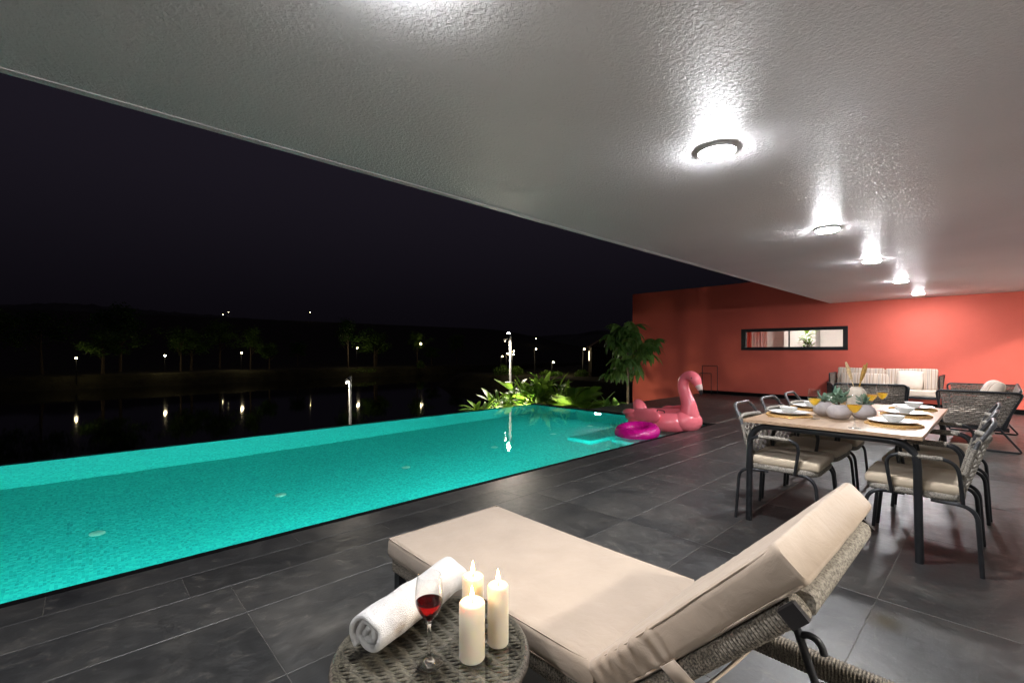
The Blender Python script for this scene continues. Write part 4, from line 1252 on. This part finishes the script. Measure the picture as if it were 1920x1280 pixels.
s1 = build_sofa('sofa', 'two seat wicker sofa with striped cushions against the red wall', 'sofa', 1.86, None, back_h=0.62)
s1.location = (-1.765, 13.30, 0)
for c in s1.children:                                  # taller striped back cushions
    if c.name.startswith('back_cushion'): c.location.z = 0.615
def pillow(name, mat, sx, sy, sz, loc, rot, label, group=None, seed=0):
    o = cushion(sx, sy, sz, 0.03, 0.03, 16, seed).build(name, M[mat], None, 70, loc, rot)
    return tag(o, label, 'cushion', group)
pillow('throw_pillow', 'stripe', 0.88, 0.32, 0.13, (-2.12, 12.955, 0.585), (R(72), 0, 0.02), 'long striped lumbar pillow on the left half of the sofa', None, 1)
pillow('throw_pillow', 'pillow', 0.44, 0.42, 0.13, (-1.32, 12.90, 0.615), (R(68), 0, -0.05), 'plain cream square pillow on the right half of the sofa', None, 2)
s2 = build_sofa('loveseat', 'wicker loveseat seen from its side at the right picture edge', 'sofa', 1.80, None, depth=0.72)
s2.location = (0.14, 9.15, 0); s2.rotation_euler = (0, 0, R(-90))
pillow('throw_pillow', 'stripe', 0.46, 0.42, 0.13, (-0.09, 8.55, 0.665), (R(66), 0, R(-82)), 'striped square pillow at the near end of the loveseat', None, 3)
pillow('throw_pillow', 'ceramic', 0.44, 0.40, 0.12, (-0.12, 9.72, 0.635), (R(66), 0, R(-94)), 'white pillow at the far end of the loveseat', None, 4)
s3 = build_sofa('armchair', 'wicker armchair turned to the sofa, its back to the viewer', 'armchair', 0.86, None, 1, depth=0.72)
s3.location = (-1.315, 8.42, 0); s3.rotation_euler = (0, 0, PI + R(18))

# towel rack by the wall
t = thing('towel_rack', 'thin dark metal towel rack standing by the red wall', 'towel rack', (-5.79, WALLY - 0.12, 0))
MB().tube(arc([(-0.22, 0, 0), (-0.22, 0, 0.815), (0.22, 0, 0.815), (0.22, 0, 0)], 0.015, 4), 0.010, 8).build('tall_frame', M['dark_metal'], t, 60)
MB().tube(arc([(-0.22, -0.16, 0), (-0.22, -0.16, 0.60), (0.11, -0.16, 0.60), (0.11, -0.16, 0)], 0.015, 4), 0.009, 8).build('low_frame', M['dark_metal'], t, 60)
for x in (-0.22, 0.11): MB().tube([(x, -0.15, 0.012), (x, -0.008, 0.012)], 0.008, 8).build('foot_bar', M['dark_metal'], t, 60)

# ================================================================== floats
def flamingo():
    t = thing('flamingo_float', 'large pink inflatable flamingo float in the pool corner', 'pool float', (-3.40, 7.02, WATER - 0.015), R(-14))
    n = 48
    ring = []
    for k in range(n):
        a = 2 * PI * k / n
        ring.append((-0.50 + 0.46 * math.cos(a), 0.36 * math.sin(a), 0.135))
    MB().tube(ring, [0.152 + 0.02 * math.cos(2 * PI * k / n) for k in range(n)], 20, True).build('body_ring', M['flamingo'], t, 80)
    MB().ball((-0.50, 0, 0.10), (0.40, 0.30, 0.06), 28, 10).build('seat_floor', M['flamingo'], t, 80)
    MB().ball((-0.02, 0, 0.165), (0.215, 0.27, 0.185), 32, 18).build('chest', M['flamingo'], t, 80)
    pts = [(0.0, .16), (.03, .30), (.02, .43), (-.03, .56), (-.075, .67), (-.085, .76), (-.055, .84), (.01, .885), (.085, .885), (.145, .845), (.185, .79), (.215, .735)]
    rs = [.165, .145, .118, .100, .090, .083, .079, .078, .082, .084, .068, .046]
    # smooth the centre line
    P3 = []; RR = []
    m = len(pts)
    for i in range(m - 1):
        for q in range(5):
            u = q / 5
            def cr(a, b, c, d): return 0.5 * ((2 * b) + (-a + c) * u + (2 * a - 5 * b + 4 * c - d) * u * u + (-a + 3 * b - 3 * c + d) * u ** 3)
            g = [pts[max(0, i - 1)], pts[i], pts[i + 1], pts[min(m - 1, i + 2)]]
            h_ = [rs[max(0, i - 1)], rs[i], rs[i + 1], rs[min(m - 1, i + 2)]]
            P3.append((cr(*[w[0] for w in g]), 0, cr(*[w[1] for w in g]))); RR.append(cr(*h_))
    nk = MB().tube(P3, RR, 24).build('neck', M['flamingo'], t, 80)
    bk = MB().tube([(.195, 0, .772), (.222, 0, .722), (.243, 0, .675)], [.058, .046, .034], 16).build('beak', M['flamingo_beak'], nk, 80)
    MB().tube([(.241, 0, .679), (.250, 0, .645), (.247, 0, .615), (.236, 0, .60)], [.0345, .030, .02, .006], 16).build('beak_tip', M['black_vinyl'], nk, 80)
    for s_ in (-1, 1):
        MB().ball((.140, .078 * s_, .862), (.016, .007, .016), 12, 8).build('eye', M['black_vinyl'], nk, 80)
        mtx = Matrix.Rotation(R(12 * s_), 3, 'X') @ Matrix.Rotation(R(-6), 3, 'Y')
        w = MB().ball((-0.50, .46 * s_, .215), (0.36, .075, .135), 28, 14, mtx).build('wing', M['flamingo'], t, 80)
        for q in range(3):
            MB().ball((-0.80 + 0.08 * q, (.47 + .012 * q) * s_, .25 - .07 * q), (0.16, .07, .06), 18, 10, mtx).build('feather', M['flamingo'], w, 80)
    tm = Matrix.Rotation(R(-35), 3, 'Y')
    MB().ball((-1.03, 0, .27), (.10, .13, .17), 22, 14, tm).build('tail', M['flamingo'], t, 80)
    MB().tube(arc([(-0.35, -0.30, 0.285), (-0.35, -0.30, 0.33), (-0.20, -0.30, 0.33), (-0.20, -0.30, 0.285)], 0.02, 4), 0.008, 8).build('grab_handle', M['black_vinyl'], t, 60)
    return t
flamingo()
t = thing('swim_ring', 'glossy magenta swim ring floating against the pool edge', 'swim ring', (-3.745, 6.10, WATER + 0.055), R(20))
n = 64
pr = [(0.235 * math.cos(2 * PI * k / n), 0.235 * math.sin(2 * PI * k / n), 0.012 * math.sin(2 * PI * k / n)) for k in range(n)]
MB().tube(pr, [0.098 + 0.0022 * math.sin(k * 2.1) for k in range(n)], 22, True).build('tube', M['magenta'], t, 80)
MB().tube([(0.17, -0.20, 0.085), (0.175, -0.205, 0.105)], 0.010, 10).build('valve', M['magenta'], t, 60)
t.rotation_euler = (R(4), R(-3), R(20))

# ================================================================== garden plants
def blade(L, W, droop, n=8, fold=0.25):
    mb = MB(); vs = []
    for i in range(n + 1):
        a = i / n
        w = W * (math.sin(PI * min(1.0, a * 0.93 + 0.05)) ** 0.75)
        x = L * a * (1 - 0.25 * droop * a); z = L * (0.18 * a - droop * a * a * 0.7)
        vs += [(x, -w, z + fold * w), (x, 0, z), (x, w, z + fold * w)]
    fs = []
    for i in range(n):
        for k in (0, 1): fs.append((3 * i + k, 3 * i + k + 1, 3 * i + 4 + k, 3 * i + 3 + k))
    return mb.add(vs, fs)
leafA = [blade(0.52, 0.055, d).mesh('leaf', M['leaf'], 60) for d in (0.15, 0.4, 0.7)]
leafD = [blade(0.50, 0.070, d).mesh('leaf', M['leaf_dark'], 60) for d in (0.3, 0.6)]
rq = random.Random(31)
for q in range(70):
    s_ = rq.uniform(0.35, 0.6)
    link('leaf', leafA[q % 3], INDOOR, (rq.uniform(-.05, .05), rq.uniform(-.05, .05), rq.uniform(1.15, 1.75)), (rq.uniform(-.4, .4), -rq.uniform(-0.3, 1.0), rq.uniform(0, 2 * PI)), (s_,) * 3)
def bush(loc, label, n, spread, height, meshes, group='leafy shrubs behind the pool', seed=1, smin=0.85, smax=1.35):
    r = random.Random(seed)
    t = thing('shrub', label, 'shrub', loc, 0, group)
    ns = 9
    heads = []
    mb = MB()
    for k in range(ns):
        a = r.uniform(0, 2 * PI); rr = spread * math.sqrt(r.random()) * 0.8
        h = height * r.uniform(0.45, 1.0) * (1 - 0.35 * rr / spread)
        mb.tube([(rr * 0.3 * math.cos(a), rr * 0.3 * math.sin(a), -0.1), (rr * 0.7 * math.cos(a), rr * 0.7 * math.sin(a), h * 0.5), (rr * math.cos(a), rr * math.sin(a), h)], [0.016, 0.012, 0.006], 6)
        heads.append((rr * math.cos(a), rr * math.sin(a), h))
    mb.build('stem', M['bark'], t, 60)
    for q in range(n):
        hx, hy, hz = heads[q % ns]
        s_ = r.uniform(smin, smax)
        link('leaf', r.choice(meshes), t, (hx, hy, hz * r.uniform(0.25, 1.0)), (r.uniform(-0.4, 0.4), -r.uniform(-0.15, 1.25), r.uniform(0, 2 * PI)), (s_, s_, s_))
    return t
bush((-10.35, 8.75, -0.85), 'low lit shrub at the left end of the planting, beside the tall post', 70, 0.62, 0.72, leafA, seed=3)
bush((-9.75, 9.05, -0.82), 'second lit shrub from the left, just left of the tall post', 80, 0.50, 0.95, leafA, seed=4)
bush((-9.05, 9.05, -0.62), 'tall bright green shrub just right of the tall post', 120, 0.56, 1.22, leafA, seed=5)
bush((-8.35, 9.05, -0.55), 'bright green shrub in the middle of the planting, behind the pool corner', 115, 0.54, 1.16, leafA, seed=6)
bush((-7.75, 9.10, -0.50), 'shorter bright shrub between the pool corner and the palms', 80, 0.44, 0.85, leafA, seed=7)
bush((-6.55, 9.35, -0.62), 'dark broad leaved shrub at the foot of the umbrella tree', 40, 0.35, 0.72, leafD, seed=8)
bush((-6.2, 8.75, -0.62), 'small dark shrub at the pool end beside the tree trunk', 26, 0.25, 0.42, leafD, seed=9)

def frond_mesh(L):
    mb = MB(); pts = []
    n = 16
    for i in range(n + 1):
        a = i / n
        pts.append(Vector((L * a * (1 - 0.18 * a), 0, L * (0.50 * a - 0.55 * a * a))))
    mb.tube(pts, [0.010 * (1 - 0.8 * i / n) for i in range(n + 1)], 5)
    for i in range(2, n + 1):
        for h in (0.0, 0.5):
            for s_ in (-1, 1):
                a = min(1, (i - h) / n)
                b = Vector((L * a * (1 - 0.18 * a), 0, L * (0.50 * a - 0.55 * a * a)))
                ll = L * 0.42 * math.sin(PI * (0.12 + 0.80 * a)) + 0.03
                d = Vector((0.62, 0.78 * s_, -0.12)).normalized()
                tip = b + d * ll + Vector((0, 0, -0.25 * ll))
                mid = b + d * ll * 0.5 + Vector((0, 0, -0.04 * ll))
                w = Vector((0.011, -0.004 * s_, 0.004))
                mb.add([b - w * 0.5, b + w * 0.5, mid + w, mid - w, tip], [(0, 1, 2, 3), (3, 2, 4)])
    return mb.mesh('frond', M['palm'], 60)
fr_m = [frond_mesh(0.95), frond_mesh(0.72)]
def palm(loc, label, n, s0, seed, trunk=0.3):
    r = random.Random(seed)
    t = thing('palm', label, 'palm', loc, 0, 'young palms behind the pool')
    MB().tube([(0, 0, -0.15), (0.01, 0, trunk * 0.6), (0, 0.01, trunk)], [0.055, 0.042, 0.03], 8).build('trunk', M['bark'], t, 60)
    for k in range(n):
        a = 2 * PI * k / n + r.uniform(-0.25, 0.25)
        s_ = s0 * r.uniform(0.8, 1.1)
        link('frond', fr_m[k % 2], t, (0, 0, trunk * 0.95), (0, -r.uniform(0.1, 0.95), a), (s_, s_, s_))
palm((-7.25, 8.95, -0.62), 'young palm with arching fronds right of the lit shrubs', 13, 1.0, 11, 0.42)
palm((-6.75, 8.65, -0.62), 'smaller young palm nearest the umbrella tree', 10, 0.72, 12, 0.34)

# umbrella tree: compound leaves of drooping leaflets
def whorl(nl, L, W, seed):
    r = random.Random(seed)
    mb = MB()
    mb.tube([(0, 0, 0), (0.14, 0, 0.05), (0.26, 0, 0.045)], [0.006, 0.005, 0.004], 5)
    for k in range(nl):
        a = 2 * PI * k / nl + r.uniform(-0.12, 0.12)
        b = blade(L * r.uniform(0.8, 1.1), W, 1.0, 6, 0.3)
        ca, sa = math.cos(a), math.sin(a)
        b.v = [(0.26 + x * ca - y * sa, x * sa + y * ca, 0.045 + z - x * 0.35) for x, y, z in b.v]
        mb.add(b.v, b.f)
    return mb.mesh('leaf', M['leaf_dark'], 60)
wh = [whorl(8, 0.30, 0.048, 1), whorl(7, 0.34, 0.054, 2), whorl(8, 0.26, 0.044, 3)]
def umbrella_tree(loc, label, H, seed):
    r = random.Random(seed)
    t = thing('umbrella_tree', label, 'tree', loc)
    trunk = [(0, 0, -0.2), (0.02, 0.01, H * 0.35), (0.0, 0.03, H * 0.62), (0.05, 0.0, H * 0.9)]
    MB().tube(trunk, [0.035, 0.030, 0.026, 0.014], 9).build('trunk', M['bark'], t, 60)
    mb = MB()
    heads = [(0.05, 0, H * 0.93), (-0.10, 0.05, H * 0.88)]
    for k in range(8):
        a = 2 * PI * k / 8 + r.uniform(-0.3, 0.3); rr = r.uniform(0.22, 0.50); z0 = H * r.uniform(0.5, 0.78)
        e = (rr * math.cos(a), rr * math.sin(a), z0 + r.uniform(0.0, 0.32))
        mb.tube([(0.01, 0.02, z0 - 0.1), (e[0] * 0.5, e[1] * 0.5, z0 + 0.05), e], [0.014, 0.011, 0.007], 6)
        heads.append(e)
    mb.build('limb', M['bark'], t, 60)
    for q in range(95):
        hx, hy, hz = heads[q % len(heads)]
        s_ = r.uniform(0.65, 1.1)
        link('leaf', wh[q % 3], t, (hx + r.uniform(-.05, .05), hy + r.uniform(-.05, .05), hz + r.uniform(-0.22, 0.06)), (r.uniform(-0.3, 0.3), r.uniform(-0.75, 0.35), r.uniform(0, 2 * PI)), (s_, s_, s_))
    return t
umbrella_tree((-6.18, 9.62, -0.62), 'tall umbrella tree with drooping leaves at the end of the red wall', 2.62, 21)

# garden spot lamps on short spikes in the planting
def spike(loc, rz, label, energy):
    t = thing('spike_lamp', label, 'garden lamp', loc, rz, 'spike lamps lighting the planting')
    MB().tube([(0, 0, -0.15), (0, 0, 0.13)], 0.010, 7).build('stake', M['dark_metal'], t, 60)
    o = MB().lathe([(0.022, 0), (0.034, 0.01), (0.036, 0.07), (0.033, 0.075), (0.031, 0.07)], 16).build('head', M['dark_metal'], t, 50, (0, 0, 0.13), (0, R(48), 0))
    MB().lathe([(0, 0.0685), (0.030, 0.0685)], 16).build('lens', M['bulb_near'], o)
    ld = bpy.data.lights.new('spike_light', 'SPOT'); ld.energy = energy; ld.color = (1.0, 0.90, 0.58); ld.spot_size = R(120); ld.spot_blend = 1.0; ld.shadow_soft_size = 0.03
    lo = bpy.data.objects.new('spike_light', ld); C.objects.link(lo); lo.parent = o
    lo.location = (0, 0, 0.085); lo.rotation_euler = (PI, 0, 0)
spike((-9.95, 8.35, -0.98), R(65), 'spike lamp in front of the leftmost lit shrubs', 95)
spike((-8.55, 8.22, -0.68), R(100), 'spike lamp in front of the tall bright shrubs', 170)
spike((-7.45, 8.25, -0.62), R(70), 'spike lamp in front of the young palms', 60)
spike((-6.05, 8.95, -0.62), R(105), 'added spike lamp brightening the umbrella tree from its foot', 20)  # extra lamp, put in only to brighten the tree's leaves

# lamp posts beyond the pool edge
def post(loc, top, label, heads, energy, rad=0.036):
    t = thing('lamp_post', label, 'lamp post', loc, 0, 'slim lamp posts beyond the pool')
    H = top - loc[2]
    MB().lathe([(rad * 2.0, 0), (rad * 2.0, 0.02), (rad, 0.025), (rad, H - 0.01), (rad * 0.8, H), (0, H)], 14).build('pole', M['pole_metal'], t, 50)
    for (a, dz, tilt) in heads:
        ca, sa = math.cos(a), math.sin(a)
        o = MB().tube([(0, 0, 0), (0.13, 0, 0.02)], 0.012, 8).lathe([(0.03, 0.02), (0.045, 0.0), (0.05, -0.06), (0.046, -0.07), (0.042, -0.06)], 16, (0.15, 0, 0.0)).build('spot_head', M['pole_metal'], t, 50, (ca * rad * 0.9, sa * rad * 0.9, H + dz), (0, tilt, a))
        MB().lathe([(0, -0.066), (0.041, -0.062)], 16, (0.15, 0, 0.0)).build('bulb', M['bulb_near'], o)
        ld = bpy.data.lights.new('post_light', 'SPOT'); ld.energy = energy; ld.color = (1.0, 0.90, 0.74); ld.spot_size = R(150); ld.spot_blend = 0.5; ld.shadow_soft_size = 0.03
        lo = bpy.data.objects.new('post_light', ld); C.objects.link(lo); lo.parent = o; lo.location = (0.15, 0, -0.09)
post((-11.01, 10.26, -1.9), 1.82, 'tall lamp post behind the lit shrubs, mirrored in the pool', [(R(-60), -0.03, R(-35)), (R(150), -0.28, R(-10)), (R(215), -0.20, R(0))], 110)
post((-12.23, 5.38, -2.6), 0.55, 'short looking lamp post beyond the far pool edge, left of the shrubs', [(R(200), -0.02, R(38))], 130, 0.034)

# ================================================================== far shore
def far_lamp(loc, ground, label, energy=60, col=(1.0, 0.82, 0.50), r=0.10, group='lamps along the far shore'):
    t = thing('shore_lamp', label, 'street lamp', (loc[0], loc[1], ground), 0, group)
    H = loc[2] - ground
    MB().tube([(0, 0, -0.3), (0, 0, H)], 0.045, 7).build('pole', M['dark_metal'], t)
    MB().tube([(0, 0, H - 0.02), (0.25, 0, H + 0.12)], 0.03, 6).build('bracket', M['pole_metal'], t)
    MB().ball((0.27, 0, H + 0.05), r, 12, 8).build('globe', M['bulb'], t, 80)
    if energy:
        ld = bpy.data.lights.new('shore_light', 'POINT'); ld.energy = energy * 0.26; ld.color = col; ld.shadow_soft_size = 0.2
        lo = bpy.data.objects.new('shore_light', ld); C.objects.link(lo); lo.parent = t; lo.location = (0.8, 0, H - 0.25)
far_lamp((-82.8, -0.54, 0.24), far_z(-82.8, -0.54), 'leftmost lit lamp on the far shore of the lake', 14)
far_lamp((-84.4, 8.92, 0.50), far_z(-84.4, 8.92), 'second lamp from the left on the far shore', 40, r=0.11)
far_lamp((-85.4, 19.1, 0.86), far_z(-85.4, 19.1), 'third lamp from the left on the far shore, between two trunks', 70)
far_lamp((-84.2, 38.3, 1.71), far_z(-84.2, 38.3), 'fourth lamp from the left on the far shore, above green grass', 130)
far_lamp((-82.7, 51.4, 2.64), far_z(-82.7, 51.4), 'fifth lamp from the left on the far shore, in a tree', 14, r=0.13)
for k, (u, h_) in enumerate([((-45.4, 40.6), 0.45), ((-44.8, 41.0), 0.85), ((-44.3, 41.6), 0.75), ((-43.8, 41.2), 1.15), ((-41.9, 43.4), 1.45)]):
    far_lamp((u[0], u[1], h_), right_z(*u), 'garden lamp in the cluster behind the tall post, ' + ['leftmost', 'second from left', 'third from left', 'fourth from left', 'rightmost'][k], (60 if k in (1, 3) else 0), r=0.075, group='garden lamps on the right bank')
far_lamp((-40.2, 44.9, -0.30), right_z(-40.2, 44.9), 'single lamp standing over a lit hedge on the right bank', 130, r=0.10, group='garden lamps on the right bank')
far_lamp((-37.4, 47.8, 1.42), right_z(-37.4, 47.8), 'lamp left of the lit house window on the right bank', 0, r=0.08, group='garden lamps on the right bank')
for k, p in enumerate([(-348.3, 67.3, 24.8), (-355.4, 59.7, 13.7), (-309.1, 109.1, 26.5), (-294.0, 125.1, 12.3), (-208.0, 216.8, 9.1), (-346, 70, 26.5), (-230, 215, 12)]):
    t = thing('hill_lamp', 'tiny far lamp on the dark hillside, ' + ['highest on the left', 'lower left, above the far trees', 'highest in the middle', 'just above the fourth shore lamp', 'right of the tall post', 'dim one beside the highest left lamp', 'dim one right of the tall post'][k], 'street lamp', p, 0, 'far lamps on the hillside')
    MB().tube([(0, 0, -6), (0, 0, 0)], 0.12, 6).build('pole', M['pole_metal'], t)
    MB().ball((0, 0, 0), 0.15 if k < 5 else 0.10, 10, 6).build('globe', M['bulb'], t, 80)

# trees of the far shore: trunk, limbs and a crown of leaf clumps
def far_tree_parts(seed, H, cr, dens):
    r = random.Random(seed)
    tb = MB().tube([(0, 0, -0.4), (0.1, 0.05, H * 0.4), (0, 0.1, H * 0.72)], [0.22, 0.16, 0.08], 7)
    for k in range(5):
        a = r.uniform(0, 2 * PI)
        tb.tube([(0.05, 0.05, H * (0.35 + 0.07 * k)), (cr * 0.5 * math.cos(a), cr * 0.5 * math.sin(a), H * (0.52 + 0.07 * k))], [0.09, 0.04], 5)
    cb = MB()
    clumps = [(r.gauss(0, cr * 0.42), r.gauss(0, cr * 0.42), H * r.uniform(0.5, 0.98)) for _ in range(26)]
    for q in range(dens):
        c = clumps[q % 26]
        p = Vector((c[0] + r.gauss(0, cr * 0.16), c[1] + r.gauss(0, cr * 0.16), c[2] + r.gauss(0, H * 0.045)))
        d = Vector((r.uniform(-1, 1), r.uniform(-1, 1), r.uniform(-0.6, 0.6))).normalized() * r.uniform(0.25, 0.55)
        w = d.cross(Vector((r.uniform(-1, 1), r.uniform(-1, 1), r.uniform(-1, 1)))).normalized() * 0.09
        cb.add([p, p + d * 0.5 + w, p + d, p + d * 0.5 - w], [(0, 1, 2, 3)])
    return tb.mesh('trunk', M['bark'], 60), cb.mesh('crown', M['leaf_dark'])
ft = [far_tree_parts(s, h, c, 2300) for s, h, c in ((1, 8.0, 2.9), (2, 10, 3.3), (3, 6, 2.6))]
r_ = random.Random(17)
names = ['first', 'second', 'third', 'fourth', 'fifth', 'sixth', 'seventh', 'eighth', 'ninth', 'tenth', 'eleventh', 'twelfth', 'thirteenth', 'fourteenth', 'fifteenth', 'sixteenth']
ty = [-9, -4.0, 2.1, 4.2, 11.2, 13.0, 17.7, 21.3, 24, 30.5, 36.9, 43.5, 46, 53, 58, 69]
for k, y in enumerate(ty):
    x = -84.5 - r_.uniform(0, 7) - (3 if k % 3 == 0 else 0)
    t = thing('shore_tree', '%s tree from the left in the dark row on the far shore' % names[k], 'tree', (x, y, far_z(x, y)), r_.uniform(0, 6), 'dark trees on the far shore')
    s_ = r_.uniform(0.6, 1.2); t.scale = (s_, s_, s_ * r_.uniform(0.8, 1.1))
    a, b = ft[k % 3]
    link('trunk', a, t); link('crown', b, t)
def far_shrub(p, s, k, label, mt='leaf'):
    r = random.Random(k)
    t = thing('bank_shrub', label, 'shrub', p, 0, 'lit shrubs on the far banks')
    cb = MB()
    for q in range(420):
        a = r.uniform(0, 2 * PI); rr = math.sqrt(r.random()); z = r.uniform(0, 1) * (1 - 0.5 * rr)
        p0 = Vector((s[0] * rr * math.cos(a), s[1] * rr * math.sin(a), s[2] * z))
        d = Vector((r.uniform(-1, 1), r.uniform(-1, 1), r.uniform(-0.2, 1))).normalized() * 0.22
        w = d.cross(Vector((r.uniform(-1, 1), r.uniform(-1, 1), 0.3))).normalized() * 0.06
        cb.add([p0, p0 + d * 0.5 + w, p0 + d, p0 + d * 0.5 - w], [(0, 1, 2, 3)])
    cb.build('foliage', M[mt], t)
    MB().tube([(0, 0, -0.2), (0.03, 0, s[2] * 0.5)], [0.05, 0.02], 5).build('stem', M['bark'], t)
far_shrub((-44.9, 40.3, right_z(-44.9, 40.3)), (1.1, 1.1, 1.6), 1, 'bright green shrub under the lamp cluster on the right bank')
far_shrub((-43.2, 41.4, right_z(-43.2, 41.4)), (0.9, 0.9, 1.3), 2, 'dim shrub right of the lamp cluster, behind the tall post')
far_shrub((-40.6, 44.2, right_z(-40.6, 44.2)), (0.8, 0.8, 0.75), 3, 'lit hedge bush left below the single bank lamp')
far_shrub((-39.2, 44.6, right_z(-39.2, 44.6)), (1.1, 0.8, 0.65), 4, 'lit hedge bush right below the single bank lamp')
far_shrub((-36.6, 46.6, right_z(-36.6, 46.6)), (0.9, 0.9, 1.0), 5, 'small green shrub below the lit house window')
far_shrub((-83.2, 38.9, far_z(-83.2, 38.9)), (2.6, 2.6, 1.0), 6, 'low grassy shrub under the fourth shore lamp')
far_shrub((-82.2, 51.2, far_z(-82.2, 51.2) + 1.6), (0.8, 0.8, 2.0), 7, 'small lit shrub beside the fifth shore lamp')
# far house with one lit window
hx, hy = -35.6, 49.6
hz = right_z(hx, hy)
t = thing('far_house', 'dark little house with one lit window on the right bank', 'house', (hx, hy, hz), R(-48))
MB().box(-2.6, 2.6, -1.6, 1.6, -0.4, 3.6).build('wall', M['house_dark'], t)
MB().add([(-2.9, -1.9, 3.61), (2.9, -1.9, 3.61), (2.9, 1.9, 3.61), (-2.9, 1.9, 3.61), (-2.9, 0, 4.8), (2.9, 0, 4.8)], [(0, 1, 5, 4), (2, 3, 4, 5), (1, 2, 5), (3, 0, 4), (0, 3, 2, 1)]).build('roof', M['roof_tile'], t)
o = MB().box(-0.62, 0.42, -1.66, -1.605, 1.8, 3.2).build('window', M['house_dark'], t)
MB().box(-0.54, 0.34, -1.70, -1.662, 1.88, 3.12).build('pane', M['lit_window'], o)
